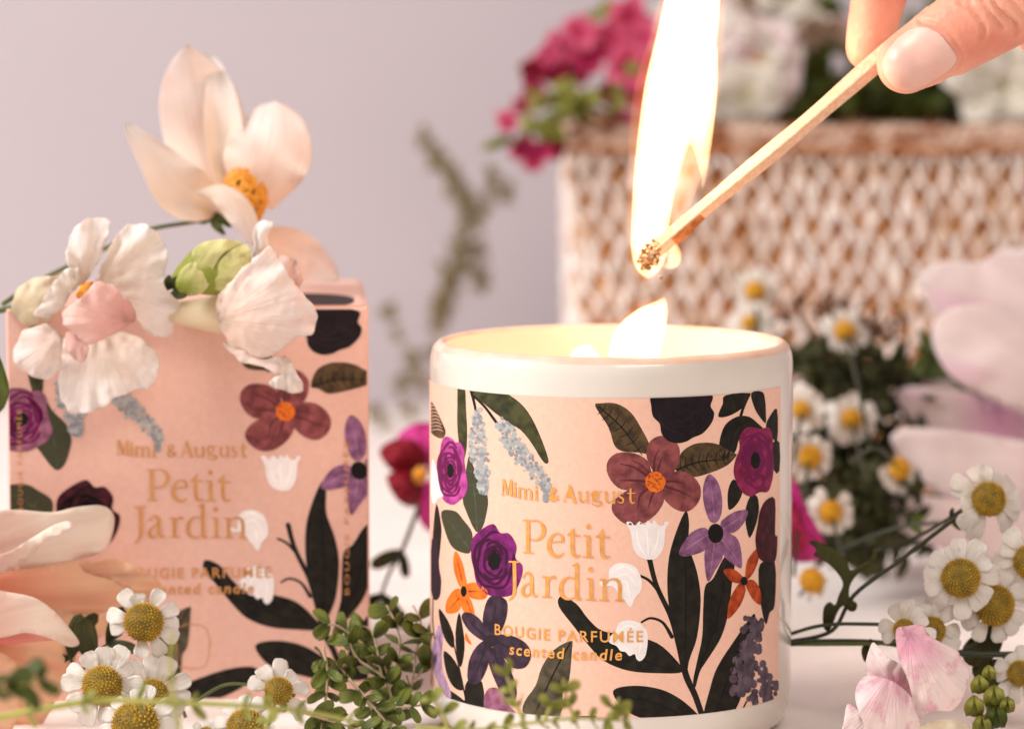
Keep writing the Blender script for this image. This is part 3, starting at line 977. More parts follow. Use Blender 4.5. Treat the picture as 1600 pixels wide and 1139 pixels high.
M['lime'] = petal_mat('lime_leaf', rgb(128, 134, 50), rgb(168, 166, 80), .3, 90, veins=20, rough=.45)
M['yellowstem'] = pbr('yellow_green_stem', rgb(178, 172, 88), rgb(150, 150, 66), 150, rough=.5)
M['bud'] = petal_mat('green_bud', rgb(150, 158, 60), rgb(232, 224, 160), .25, 120, mid=.45, veins=30, blotch=rgb(176, 182, 90), bl=.55)
M['olive'] = petal_mat('olive_grey_leaf', rgb(150, 134, 96), rgb(172, 156, 124), .25, 60, veins=20)
M['olivestem'] = pbr('olive_stem', rgb(176, 152, 122), rough=.7)
M['magenta'] = petal_mat('magenta_petal', rgb(176, 20, 82), rgb(214, 60, 112), .35, 60, mid=.4)
M['hotpink'] = petal_mat('hot_pink_petal', rgb(222, 60, 110), rgb(240, 120, 158), .4, 60, mid=.4)
M['crimson'] = petal_mat('crimson_petal', rgb(116, 4, 26), rgb(150, 10, 38), .3, 60, mid=.4)
M['fuchsia'] = petal_mat('fuchsia_petal', rgb(206, 40, 140), rgb(220, 70, 160), .4, 60, mid=.4)
M['whiterose'] = petal_mat('white_rose_petal', rgb(236, 226, 196), rgb(246, 240, 230), .35, 30, mid=.3)
M['rattan'] = pbr('whitewashed_rattan', rgb(242, 230, 222), rgb(208, 168, 132), 90, rough=.8, lo=.48, hi=.74)
M['rattan_dark'] = pbr('brown_rattan', rgb(196, 128, 74), rgb(218, 168, 116), 160, rough=.85)
M['rattan_rim'] = pbr('rattan_rim', rgb(214, 184, 164), rgb(150, 92, 56), 160, rough=.8, lo=.42, hi=.62)
M['brownbud'] = petal_mat('brown_pink_bud', rgb(140, 98, 66), rgb(196, 150, 130), .3, 60)
M['wood'] = pbr('match_wood', rgb(232, 194, 162), rgb(220, 174, 138), (900), rough=.7, bump=.00008, bscale=(500))
M['woodchar'] = pbr('scorched_wood', rgb(150, 84, 34), rgb(196, 122, 62), 500, rough=.8)
M['ash'] = pbr('burnt_match_head', rgb(240, 206, 158), rgb(158, 108, 62), 1300, rough=.9, bump=.0003, bscale=1500, lo=.42, hi=.55)
M['flame'] = flame_mat('flame', (1.0, 0.46, 0.20), 1150)
M['flame2'] = flame_mat('candle_flame', (1.0, 0.58, 0.30), 1000)
M['veil'] = flame_mat('faint_flame', (1.0, 0.42, 0.20), 330)
M['halo'] = flame_mat('flame_fringe', (1.0, 0.30, 0.10), 60)


# ------------------------------------------------------------------ candle
candle = thing('candle', 'lit scented candle in a white glazed jar with a flower printed pink label', 'candle', (0, 0, 0))
prof = [(0.01, .02), (3.3, .02), (3.62, .06), (3.85, .22), (3.96, .5), (4.0, .8), (4.0, 4), (4.0, 7.95), (3.99, 8.15), (3.965, 8.3), (3.93, 8.39)]
mb = MB()
mb.add(*lathe(prof, 160))
jar = mb.build('jar', M['glaze'], candle)
mb = MB()
mb.add(*lathe([(3.93, 8.39), (3.90, 8.44), (3.82, 8.52), (3.76, 8.54), (3.70, 8.52), (3.65, 8.46)], 160))
mb.build('rim', M['rim'], candle)
mb = MB()
mb.add(*lathe([(3.65, 8.46), (3.63, 8.3), (3.62, 6.9), (3.62, .8), (3.2, .45), (0.01, .45)], 160))
mb.build('inner_wall', M['glaze_in'], candle)
mb = MB()
mb.add(*lathe([(3.615, 6.86), (3.5, 6.8), (2.5, 6.78), (.01, 6.78)], 96))
mb.build('wax', M['wax'], candle)

TH0, TH1, LZ0, LZ1 = math.radians(-128), math.radians(64.3), .9, 7.70


def jar_place(u, v, layer):
    r = R_JAR + 0.012 + layer * 0.0016
    return (r * math.sin(u / R_JAR), -r * math.cos(u / R_JAR), v)


mb = MB()
nu, nvv = 120, 12
vs = [jar_place(R_JAR * (TH0 + (TH1 - TH0) * i / nu), LZ0 + (LZ1 - LZ0) * j / nvv, 0) for j in range(nvv + 1) for i in range(nu + 1)]
fs = [[j * (nu + 1) + i, j * (nu + 1) + i + 1, (j + 1) * (nu + 1) + i + 1, (j + 1) * (nu + 1) + i] for j in range(nvv) for i in range(nu)]
mb.add(vs, fs)
mats = [M['paper'], M['gold'], M['rattan_rim']] + [M['print_' + k] for k in INK]
label_index = lambda ink: 1 if ink == 'GOLD' else (0 if ink == 'paper_line' else 3 + INK.index(ink))
lay_art(mb, jar_place, [(a, (0, 0, 1, 0)) for a in ART], (R_JAR * TH0, R_JAR * TH1, LZ0, LZ1), label_index)
mb.build('label', mats, candle, smooth=True)

# wicks
for (px, py0, py1) in ((985, 600, 545), (915, 608, 566)):
    mb = stem_px([(px, py0 + 8, 0), (px - 2, (py0 + py1) / 2, 0), (px + 2, py1, 0)], [5, 5, 4])
    mb.build('wick', M['wick'], candle)


def flame_px(name, lobes, mat, parent=None, y=0, voxel=.05, squash=.62):
    """closed flame body: lobes of (px, py, half width px), merged into one skin"""
    mb = MB()
    for lobe in lobes:
        c = crom(lobe, 8)
        rs = [max(.012, cm(q[2], y)) for q in c]
        v, f = tube([P(q[0], q[1], y) for q in c], rs, 20, True, squash, (0, 1, 0))
        mb.add(v, f)
    o = mb.build(name, mat, parent)
    md = o.modifiers.new('merge', 'REMESH')
    md.mode = 'VOXEL'
    md.voxel_size = voxel * S
    md.use_smooth_shade = True
    md2 = o.modifiers.new('relax', 'SMOOTH')
    md2.factor = .6
    md2.iterations = 4
    dg = bpy.context.evaluated_depsgraph_get()
    me = bpy.data.meshes.new_from_object(o.evaluated_get(dg))
    o.modifiers.clear()
    o.data = me
    if not me.materials:
        me.materials.append(mat)
    return o


flame_px('flame', [[(984, 596, 10), (982, 570, 40), (996, 532, 47), (1016, 498, 36), (1034, 474, 19), (1042, 456, 3)]], M['halo'], candle, .5, .035, .5)
flame_px('flame', [[(984, 592, 8), (984, 570, 34), (996, 535, 40), (1014, 505, 31), (1030, 482, 16), (1040, 464, 2)]], M['flame2'], candle, 0, .035)
flame_px('flame', [[(915, 590, 6), (914, 572, 24), (916, 558, 26), (920, 546, 16), (924, 538, 3)]], M['flame2'], candle, 0, .035)


def lamp(name, loc, power, color, r, parent=None):
    l = bpy.data.lights.new(name, 'POINT')
    l.energy = power
    l.color = color
    l.shadow_soft_size = r * S
    o = bpy.data.objects.new(name, l)
    COL.objects.link(o)
    o.location = Vector(loc) * S
    return o


lamp('candle_flame_light', P(1004, 520, 0), .006, (1, .66, .42), .35)
lamp('match_flame_light', P(1060, 160, .5), .065, (1, .66, .38), .7)

# ------------------------------------------------------------------ box
BW, BD, BH = 8.2, 7.6, 9.02
ang = math.radians(3.5)
ex, ey = Vector((math.cos(ang), math.sin(ang), 0)), Vector((-math.sin(ang), math.cos(ang), 0))
bfr = P(577, 800, 2.7)
bfr.z = 0
bfl = bfr - ex * BW                       # front left foot
box = thing('gift_box', 'pink flower printed candle carton standing beside the jar, with gold lettering', 'box', bfl)


def box_place(u, v, layer):
    p = bfl + ex * u - ey * (0.006 + layer * 0.0015)
    return (p.x, p.y, v)


def box_uv(px, py):
    r = ray(px, py)
    n = -ey
    t = (bfl - CAM).dot(n) / r.dot(n)
    p = CAM + r * t - bfl
    return (p.dot(ex), p.z)


mb = MB()
rr_ = .06
cor = []
for (cx_, cy_, a0) in ((BW - rr_, rr_, -90), (BW - rr_, BD - rr_, 0), (rr_, BD - rr_, 90), (rr_, rr_, 180)):
    for k in range(5):
        a = math.radians(a0 + 22.5 * k)
        cor.append((cx_ + rr_ * math.cos(a), cy_ + rr_ * math.sin(a)))
n = len(cor)
levels = [(0, .0), (.0, .03), (0, BH - .05), (.03, BH)]
for ins, z in levels:
    for (x, y) in cor:
        x2, y2 = x + (BW / 2 - x) * ins / 4, y + (BD / 2 - y) * ins / 4
        p = bfl + ex * x2 + ey * y2
        mb.v.append((p.x, p.y, z))
        mb.uv.append((0, 0))
for j in range(len(levels) - 1):
    for i in range(n):
        k = (i + 1) % n
        mb.f.append([j * n + i, j * n + k, (j + 1) * n + k, (j + 1) * n + i])
        mb.m.append(0)
mb.f.append([(len(levels) - 1) * n + i for i in range(n)])
mb.m.append(0)
mb.build('carton', M['card'], box, smooth=False)
# lid flap seam on top
mb = MB()
q = []
for (x, y) in ((.12, .1), (BW - .12, .1), (BW - .12, BD - .15), (.12, BD - .15)):
    q.append(bfl + ex * x + ey * y)
mb.add([(p.x, p.y, BH + .01) for p in q] + [(p.x, p.y, BH + .035) for p in q], [[0, 1, 5, 4], [1, 2, 6, 5], [2, 3, 7, 6], [3, 0, 4, 7], [4, 5, 6, 7]])
mb.build('lid', M['card'], box, smooth=False)


def goff(jarpx, boxpx):
    a, b = jar_uv(*jarpx), box_uv(*boxpx)
    return (b[0] - a[0], b[1] - a[1])


O = {}
art('boxleaf', 1, 'leaf_dark', [smooth([(700, 1080), (740, 1055), (790, 1040), (830, 1040), (835, 1055), (800, 1080), (750, 1092)], 3)])
off = goff((820, 865), (232, 783)); O['petit'] = off
O['jardin'] = goff((797, 937), (212, 848))
O['brand'] = goff((784, 772), (182, 710))
O['bougie'] = goff((920, 1000), (345, 900))
O['scented'] = goff((900, 1020), (330, 918))
O['mauve'] = goff((1024, 752), (446, 642))
O['navy'] = goff((1065, 655), (512, 520))
O['oliveB'] = goff((1060, 730), (490, 600))
O['oliveA'] = goff((1015, 708), (430, 580))
O['tulip'] = goff((1010, 845), (437, 740))
O['bellA'] = goff((980, 910), (398, 825))
O['bellB'] = goff((990, 1005), (408, 918))
O['lily'] = goff((1065, 1030), (500, 965))
O['vstar'] = goff((1117, 833), (560, 735))
O['plum'] = goff((775, 873), (140, 800))
O['leafMid'] = goff((745, 800), (88, 705))
O['leafLow'] = goff((715, 835), (45, 790))
O['roseL'] = goff((705, 735), (36, 655))
O['lavA'] = goff((745, 700), (105, 615))
O['lavB'] = goff((845, 735), (238, 660))
O['leafC'] = goff((870, 1040), (275, 985))
O['boxleaf'] = goff((765, 1065), (322, 1073))
O['leafL'] = goff((722, 650), (55, 560))
bmats = [M['card'], M['gold_dull'], M['rattan_rim']] + [M['print_' + k] for k in INK]
mb = MB()
BOXINK = {'plum': 'wine', 'plum2': 'navy', 'magenta': 'dusk'}
items = [((a[0], a[1], BOXINK.get(a[2], a[2]), a[3]), (*O[a[0]], 1, 0)) for a in ART if a[0] in O]
lay_art(mb, box_place, items, (0.04, BW - .04, .05, BH - .04), label_index, .5)
# small vertical lines of lettering near both edges
for (px, py0, py1, word) in ((36, 800, 640, 'ENJOY THE GLOW'), (546, 930, 690, 'BOUGIE PARFUMÉE')):
    u0, v0 = box_uv(px, py0)
    v1 = box_uv(px, py1)[1]
    vs_, fs_, w_ = font_polys('BOUGIE PARFUMÉE', .16, 1.3)
    k_ = (v1 - v0) / w_
    mb.add([box_place(u0 - y * 1.0, v0 + x * k_, 10) for x, y in vs_], fs_, 1)
# little emblem frame at the foot
u0, v0 = box_uv(300, 1010)
mb.add(*[(lambda r_: ([box_place(u, v, 2) for u, v in r_[0]], r_[1]))(cdt(stroke([(u0 - .35, v0 - .45), (u0 + .3, v0 - .45), (u0 + .35, v0 + .4), (u0 - .3, v0 + .45), (u0 - .35, v0 - .45)], .02, 3), .3))][0], 1)
mb.build('artwork', bmats, box, smooth=False)
# print that wraps onto the lid
mb = MB()
c = smooth([(5.9, .0), (5.7, 1.6), (6.4, 3.2), (7.3, 3.1), (7.9, 2.0), (7.6, .0)], 4)
c = clip_poly(c, .2, 7.9, .12, 7)
v2, f2_ = cdt([c], .6)
mb.add([tuple((bfl + ex * u + ey * v) + Vector((0, 0, BH + .04))) for u, v in v2], f2_)
mb.build('lid_print', M['print_navy2'], box, smooth=False)


# ------------------------------------------------------------------ match and hand
match = thing('match', 'long wooden match with a burning head held over the jar', 'match', P(1015, 400, 0))
a, b = P(1012, 402, 0), P(1460, 22, -.35)
mb = MB()
pts, rad = [], []
for i in range(25):
    t = i / 24
    p = a.lerp(b, t) + Vector((0, 0, .02 * math.sin(t * 9)))
    pts.append(p)
    rad.append(.19 + .045 * t + .012 * math.sin(t * 17 + 1))
v, f = tube(pts, rad, 4, True, 1, (0, 1, 0))
mb.add(v, f)
o = mb.build('stick', M['wood'], match, smooth=False)
bv = o.modifiers.new('bevel', 'BEVEL')
bv.width = .03 * S
bv.segments = 2
mb = MB()
v, f = tube([a.lerp(b, .085) + Vector((0, 0, -.035)), a.lerp(b, .12) + Vector((0, 0, -.04)), a.lerp(b, .15) + Vector((0, 0, -.04)), a.lerp(b, .2) + Vector((0, 0, -.01))], [.18, .19, .18, .15], 4, True, 1, (0, 1, 0))
mb.add(v, f)
mb.build('scorched_end', M['woodchar'], match, smooth=False)
mb = MB()
rr = random.Random(3)
stem_px([(1002, 412, -.02), (1008, 406, -.02), (1018, 398, 0), (1028, 390, 0)], [5, 12, 13, 10], mb=mb)
for i in range(80):
    c0 = P(1016, 400, -.08) + Vector((rr.gauss(0, .11), rr.gauss(0, .08), rr.gauss(0, .13)))
    v, f = lathe([(.005, -.04), (.04, -.02), (.05, .01), (.03, .04), (.005, .05)], 6)
    q = rr.uniform(.7, 1.5)
    mb.add([Vector(x) * q + c0 for x in v], f)
mb.build('head', M['ash'], match, smooth=False)
flame_px('flame', [[(1014, 436, 4), (1013, 420, 20), (1014, 390, 29), (1017, 340, 31), (1024, 280, 35), (1038, 210, 42), (1056, 140, 50), (1073, 60, 48), (1084, -20, 42), (1090, -110, 32), (1086, -200, 18), (1078, -260, 4)],
                   [(1098, 300, 2), (1099, 275, 6), (1098, 240, 13), (1093, 195, 24), (1086, 140, 36), (1080, 80, 42)],
                   [(1038, 420, 3), (1052, 410, 11), (1054, 392, 10), (1040, 376, 7)]], M['flame'], match, .4, .035, .5)
flame_px('flame', [[(1050, 400, 3), (1056, 360, 10), (1064, 315, 18), (1074, 265, 25), (1082, 215, 26), (1084, 170, 10)]], M['veil'], match, .9, .035, .4)

flame_px('flame', [[(1014, 446, 4), (1012, 424, 26), (1014, 390, 37), (1018, 340, 41), (1028, 280, 50), (1042, 210, 62), (1058, 140, 68), (1074, 60, 60), (1084, -20, 52), (1090, -110, 42), (1086, -200, 25), (1078, -275, 6)]], M['halo'], match, 1.1, .04, .45)
hand_path = []
mb = MB()


def limb(path, radii, sq=1.0):
    c = crom([(*p, r) for p, r in zip(path, radii)], 8)
    v, f = tube([P(q[0], q[1], q[2]) for q in c], [q[3] for q in c], 20, True, sq, (0, 1, 0))
    # rounded ends
    mb.add(v, f)
    for q in (c[0], c[-1]):
        pr = [(max(.01, q[3] * math.sin(math.pi * k / 10)), -q[3] * math.cos(math.pi * k / 10)) for k in range(11)]
        v, f = lathe(pr, 16)
        ctr = P(q[0], q[1], q[2])
        mb.add([Vector(x) + ctr for x in v], f)


limb([(1416, 100, -1.0), (1450, 80, -1.05), (1500, 50, -1.1), (1560, 14, -1.15), (1650, -38, -1.2), (1760, -100, -1.0), (1880, -150, -.4)], [.66, .76, .86, .93, 1.0, 1.2, 1.6], .9)
limb([(1356, 76, .75), (1364, 40, .75), (1378, -20, .8), (1402, -100, .9), (1450, -190, 1.1), (1560, -280, 1.3), (1750, -280, 1.2), (1900, -240, .8)], [.50, .57, .62, .68, .74, .85, .95, 1.2])
limb([(1628, 60, 1.7), (1622, -10, 2.1), (1640, -110, 2.6), (1720, -220, 2.8), (1880, -230, 2.0)], [.52, .6, .68, .8, 1.1])
limb([(1722, 70, 2.0), (1720, -10, 2.8), (1740, -90, 3.4), (1820, -180, 3.4), (1930, -190, 2.2)], [.5, .58, .66, .78, 1.0])
limb([(1810, 70, 2.1), (1810, 0, 2.9), (1830, -70, 3.3), (1890, -140, 3.2), (1980, -160, 2.2)], [.44, .5, .56, .66, .9])
limb([(1870, -190, .6), (1960, -190, 1.2), (2080, -180, 1.4), (2250, -170, 1.4), (2450, -150, 1.4), (2700, -130, 1.4)], [2.0, 2.5, 2.6, 2.3, 2.4, 2.8], .75)
hand = mb.build('person', None)
hand.data.materials.clear()
md = hand.modifiers.new('merge', 'REMESH')
md.mode = 'VOXEL'
md.voxel_size = .055 * S
md2 = hand.modifiers.new('relax', 'SMOOTH')
md2.factor = .7
md2.iterations = 10
dg = bpy.context.evaluated_depsgraph_get()
me = bpy.data.meshes.new_from_object(hand.evaluated_get(dg))
hand.modifiers.clear()
hand.data = me
M['skin'] = pbr('skin', rgb(234, 168, 142), rgb(220, 134, 110), 75, rough=.5, sss=.22, sssr=.004, bump=.0002, bscale=700)
M['nail'] = pbr('nail', rgb(236, 172, 156), rgb(242, 190, 176), 90, rough=.38, coat=.0, sss=.3, sssr=.002)
me.materials.clear()
me.materials.append(M['skin'])
co = np.empty(len(me.vertices) * 3, dtype=np.float64)
me.vertices.foreach_get('co', co)
co = co.reshape(-1, 3) / S
no_ = np.empty(len(me.vertices) * 3, dtype=np.float64)
me.vertices.foreach_get('normal', no_)
no_ = no_.reshape(-1, 3)
creases = [([(1500, 4), (1525, 22), (1538, 44), (1535, 60)], .035), ([(1545, -16), (1560, 14), (1585, 36), (1590, 52)], .05), ([(1532, -6), (1548, 20), (1566, 44)], .04),
           ([(1515, -8), (1518, 14), (1528, 30)], .02), ([(1570, -11.5), (1590, 12), (1604, 30)], .035), ([(1480, 128), (1500, 108), (1504, 90), (1490, 62), (1466, 42), (1438, 34)], .03),
           ([(1330, 60), (1342, 52), (1356, 50)], .012)]
dpx = co - np.array(CAM)
cp, sp_ = math.cos(PITCH), math.sin(PITCH)
fw = dpx[:, 1] * cp - dpx[:, 2] * sp_
PX = 800 + F * dpx[:, 0] / fw
PY = 569.5 - F * (dpx[:, 1] * sp_ + dpx[:, 2] * cp) / fw
facing = no_[:, 1] < 0.2
for line, dep in creases:
    c = np.array(crom(line, 8))
    sel = np.where(facing & (PX > c[:, 0].min() - 15) & (PX < c[:, 0].max() + 15) & (PY > c[:, 1].min() - 15) & (PY < c[:, 1].max() + 15))[0]
    if len(sel) == 0:
        continue
    d = np.sqrt(((np.stack([PX[sel], PY[sel]], 1)[:, None, :] - c[None]) ** 2).sum(2)).min(1)
    co[sel] += no_[sel] * ((-dep * 1.6 * np.exp(-(d / 3.5) ** 2) + dep * .5 * np.exp(-((d - 8) / 4) ** 2)))[:, None]
me.vertices.foreach_set('co', (co * S).ravel())
me.polygons.foreach_set('use_smooth', [True] * len(me.polygons))
me.update()
tag(hand, 'hand with a pale trimmed thumbnail, gripping the wooden match between thumb and finger', 'person')
# thumb nail: plate laid on the skin
bvh = BVHTree.FromPolygons([Vector(p) for p in co.tolist()], [list(p.vertices) for p in me.polygons])
outl = smooth([(1378, 108), (1380, 90), (1394, 68), (1416, 48), (1440, 41), (1466, 50), (1486, 72), (1496, 92), (1488, 108), (1466, 124), (1438, 138), (1414, 143), (1392, 134)], 5)
vs2, fs2 = cdt([[(x, -y) for x, y in outl]], 4)
arr = np.array(outl)
out = []
for (x, z) in vs2:
    z = -z
    e = float(np.sqrt(((arr - np.array((x, z))) ** 2).sum(1).min()))
    r = ray(x, z).normalized()
    h, nn, _, _ = bvh.ray_cast(CAM, r)
    if h is None or h.y > .3:
        near, nn, _, _ = bvh.find_nearest(P(x, z, -1.4))
        h = near
    out.append(h - r * (.012 + .05 * min(1, e / 22)))
mb = MB()
mb.add(out, fs2)
o = mb.build('nail', M['nail'], hand, solid=.03)
md = o.modifiers.new('relax', 'SMOOTH')
md.factor = .6
md.iterations = 6

# ------------------------------------------------------------------ daisies
GA = math.pi * (3 - math.sqrt(5))


def basis(n, up=Vector((0, 0, 1))):
    n = Vector(n).normalized()
    s = up.cross(n)
    s = s.normalized() if s.length > 1e-3 else Vector((1, 0, 0))
    return s, n.cross(s).normalized(), n


def daisy(px, py, y, rc, pl, facing, label, stem=None, seed=0, n=13, skip=(), droop=.0, wpet=.36, dots=150, group='daisies of the loose sprigs', stem_r=3.0, dome=.8, name='daisy', green=False):
    rr = random.Random(seed)
    c = P(px, py, y)
    R, L = cm(rc, y), cm(pl, y)
    s, u, nn = basis(facing)
    t = thing(name, label, 'flower', c, group)
    mb = MB()
    # domed disc with florets in a spiral
    prof_ = [(R * math.sin(a), R * dome * math.cos(a)) for a in [math.pi * .5 * k / 6 for k in range(6, -1, -1)]]
    prof_ = [(R * .55, -.35 * R), (R * .95, -.12 * R)] + prof_
    v, f = lathe([(max(r_, .003), z_) for r_, z_ in prof_], 20)
    W = lambda q: c + s * q[0] + u * q[1] + nn * q[2]
    mb.add([W(q) for q in v], f, 0)
    for i in range(dots):
        q = (i + .5) / dots
        th = math.acos(1 - q)
        a = i * GA
        d = Vector((math.sin(th) * math.cos(a), math.sin(th) * math.sin(a), math.cos(th)))
        b_ = Vector((d.x * R, d.y * R, d.z * R * dome))
        k = R * .085 * rr.uniform(.8, 1.2) * (150 / dots) ** .5
        vv = [Vector((k, 0, 0)), Vector((-k * .5, k * .87, 0)), Vector((-k * .5, -k * .87, 0)), Vector((0, 0, k * 1.5))]
        s2, u2, n2 = basis(d)
        mb.add([W(b_ + s2 * p.x + u2 * p.y + n2 * p.z) for p in vv], [[0, 1, 3], [1, 2, 3], [2, 0, 3]], 1 if q > .72 - .1 * rr.random() or not green else 2)
    mb.build('flower_center', [M['daisyg'], M['daisyc'] if y < 5 else M['daisyy'], M['daisyg']] if y < 5 else [M['daisyy']] * 3, t, smooth=False)
    for i in range(n):
        if i in skip:
            continue
        a = 2 * math.pi * i / n + rr.uniform(-.14, .14)
        d = s * math.cos(a) + u * math.sin(a)
        l = L * rr.uniform(.8, 1.14)
        w = L * wpet * rr.uniform(.88, 1.15)
        dr = droop + rr.uniform(-.25, .34)
        if rr.random() < .12:
            l *= .72
        p0 = c + d * R * .82 - nn * R * .1
        p1 = p0 + d * l * .4 - nn * l * .04 + nn * rr.uniform(-.05, .05) * l
        p2 = p0 + d * l * .75 - nn * l * (.1 + dr * .5)
        p3 = p0 + d * l * 1.03 - nn * l * (.16 + dr)
        mb = MB()
        petal(mb, [p0, p1, p2, p3], [w * .35, w * .85, w * 1.05, w * .72], nn, cup=rr.uniform(-.25, .3), ruffle=.07, nu=8, nv=12, seed=seed * 3 + i)
        mb.build('petal', M['daisy'], t, solid=.005)
    if stem:
        stem_px([(px, py, y + .1 + cm(rc * .3, y))] + stem, stem_r).build('stem', M['dstem'] if y > -1.9 else M['green'], t)
    return t


GL, GR, GB = 'daisies in front of the carton', 'sharp daisies beyond the jar on the table', 'blurred daisies between jar and basket'
daisy(225, 972, -2.2, 30, 34, (.06, -1, .18), 'highest daisy in front of the carton, its full face towards us', [(262, 1050, -1.2), (290, 1120, -1)], 1, 11, (7,), group=GL, dots=190)
daisy(160, 1071, -3.6, 31, 40, (0, -1, .12), 'full white daisy below the highest one, in front of the pink lily petals', [(185, 1130, -2.6), (215, 1180, -2.4)], 2, 12, group=GL, dots=190)
daisy(238, 1086, -2.4, 26, 40, (.15, -1, .1), 'daisy half hidden behind the full white one', [(262, 1150, -1.6)], 3, 12, group=GL)
daisy(212, 1132, -4.3, 36, 34, (-.1, -1, .35), 'lowest daisy, cut by the bottom edge below the full white one', [(240, 1200, -3.5)], 4, 11, (7, 8, 9), group=GL)
daisy(434, 1080, -2.6, 22, 36, (.45, -1, .55), 'small daisy with few petals turned up, near the thyme', [(420, 1130, -2.2), (400, 1180, -2)], 5, 10, (7, 8, 5), group=GL, dome=1.25)
daisy(384, 1136, -3.2, 29, 30, (-.1, -1, .4), 'daisy cut by the bottom edge, just below the small few petalled one', [(380, 1190, -2.6)], 6, 11, (8, 9), group=GL)
daisy(322, 1146, -3.0, 11, 18, (0, -1, .5), 'tiny half open daisy between the two cut by the bottom edge', None, 16, 8, (5, 6), group=GL, dots=60)
mbx = None
daisy(1544, 780, 0, 27, 38, (.25, -1, .28), 'daisy at the end of the long straight stem, highest of the sharp ones', [(1520, 790, .3), (1400, 880, .4), (1334, 930, .2), (1300, 985, .2), (1235, 1002, .5)], 7, 13, (10,), droop=.2, group=GR, dots=190, stem_r=3.4)
daisy(1501, 903, -1.6, 30, 38, (.02, -1, .2), 'large central daisy of the sharp cluster beyond the jar', [(1490, 960, -.9), (1440, 975, -.6), (1300, 975, -.2), (1235, 990, .3)], 8, 13, (9,), group=GR, dots=200)
daisy(1553, 945, -.9, 32, 38, (.3, -1, .1), 'daisy tucked behind the large central one, nearer the frame edge', [(1520, 1010, -.2), (1450, 1022, 0)], 9, 13, (5, 6), group=GR, dots=190)
daisy(1413, 984, -2.0, 17, 36, (-.45, -1, .5), 'daisy with tall upright petals behind the pink snapdragon', [(1390, 1003, -1.2), (1300, 1006, -.2), (1235, 1006, .3)], 10, 11, (7, 8), group=GR)
daisy(1456, 984, -1.7, 21, 32, (.2, -1, .25), 'daisy peeping over the pink snapdragon, beside the upright petalled one', [(1470, 1040, -1)], 11, 11, (7,), group=GR)
daisy(1612, 878, -.6, 28, 38, (-.1, -1, .2), 'daisy cut by the frame edge beside the large central one', [(1640, 960, 0)], 12, 12, group=GR)
daisy(1594, 1052, -1.6, 20, 30, (-.4, -1, .3), 'white daisy cut by the frame edge above the green buds', [(1620, 1120, -1)], 22, 11, group=GR)
daisy(1266, 714, 12, 18, 25, (.15, -1, .1), 'blurred daisy touching the jar outline at label height', [(1250, 800, 9), (1240, 900, 9)], 13, 10, group=GB, dots=70)
daisy(1298, 800, 11, 18, 25, (.1, -1, .1), 'blurred daisy in front of the magenta petals', [(1320, 880, 8)], 14, 10, (2,), group=GB, dots=70)
daisy(1320, 518, 19, 16, 25, (0, -1, .3), 'highest blurred daisy over the dark leaves', [(1340, 600, 13), (1360, 700, 12)], 15, 10, group=GB, dots=70)
daisy(1180, 456, 24, 16, 25, (0, -1, .3), 'blurred daisy standing before the basket just over the jar rim', [(1190, 540, 19), (1230, 680, 16)], 17, 10, group=GB, dots=70)
daisy(1330, 655, 16, 16, 29, (.1, -1, .3), 'brownish blurred daisy in the middle of the dark leaves', [(1350, 740, 11)], 18, 10, group=GB, dots=70)
daisy(1404, 733, 13, 19, 26, (.8, -1, .3), 'side facing blurred daisy under the pink lily petals', [(1370, 700, 9), (1330, 720, 10)], 19, 10, (1, 2, 3, 4), group=GB, dots=70)
daisy(1268, 908, 9, 20, 14, (.3, -1, .6), 'blurred daisy head almost without petals, low beside the jar', [(1250, 930, 10)], 20, 10, (1, 2, 3, 4, 5, 6), group=GB, dots=70)
daisy(1252, 640, 15, 14, 30, (-.3, -1, .1), 'white blurred daisy half behind the jar edge', [(1240, 720, 10)], 21, 10, group=GB, dots=70)
daisy(1172, 505, 22, 13, 28, (-.2, -1, .5), 'blurred daisy low behind the jar rim', [(1190, 600, 16)], 23, 9, group=GB, dots=60)

# ------------------------------------------------------------------ cosmos over the carton
t = thing('cosmos', 'large pale cosmos with an orange center rising over the carton', 'flower', P(375, 315, 6))
for sp, w, kw in (
        ([(345, 318, 6.2), (325, 230, 6.6), (305, 140, 6.4), (292, 70, 5.8)], [34, 66, 56, 5], dict(cup=-.3)),
        ([(362, 318, 6.0), (352, 230, 6.0), (345, 150, 6.3), (330, 84, 6.6)], [14, 30, 24, 6], dict(cup=.4)),
        ([(350, 322, 5.6), (290, 300, 5.0), (236, 240, 4.7), (196, 192, 4.6)], [14, 44, 26, 6], dict(cup=.35)),
        ([(394, 320, 5.8), (410, 262, 5.6), (424, 215, 5.8), (430, 158, 6.2)], [34, 66, 64, 30], dict(cup=-.25)),
        ([(306, 302, 4.8), (345, 305, 4.5), (378, 338, 4.4), (396, 384, 4.5)], [3, 19, 22, 8], dict(cup=-.5)),
        ([(400, 368, 7.0), (440, 388, 7.4), (486, 410, 7.6), (530, 438, 7.4)], [16, 36, 32, 8], dict(cup=.2))):
    mb = MB()
    petal_px(mb, sp, w, ruffle=.15, nu=14, nv=24, seed=len(sp) + w[1], **kw)
    mb.build('petal', M['blush'] if w[1] in (36, 66) else M['cream'], t, solid=.01, sub=1)
mb = MB()
rr = random.Random(5)
for i in range(230):
    a, q = rr.uniform(0, 6.28), math.sqrt(rr.random())
    x, yv = 380 + 33 * q * math.cos(a) + 4 + 8 * q * math.sin(a), 305 + 42 * q * math.sin(a)
    y0 = 5.2
    p1 = P(x, yv, y0 - .35 * (1 - q * q))
    p0 = P(x * .5 + 190, yv * .5 + 152, y0 + .4)
    v, f = tube([p0, p0.lerp(p1, .8), p1], [.02, .03, .065], 5)
    mb.add(v, f)
mb.build('stamens', M['stamen'], t, smooth=False)
mb = MB()
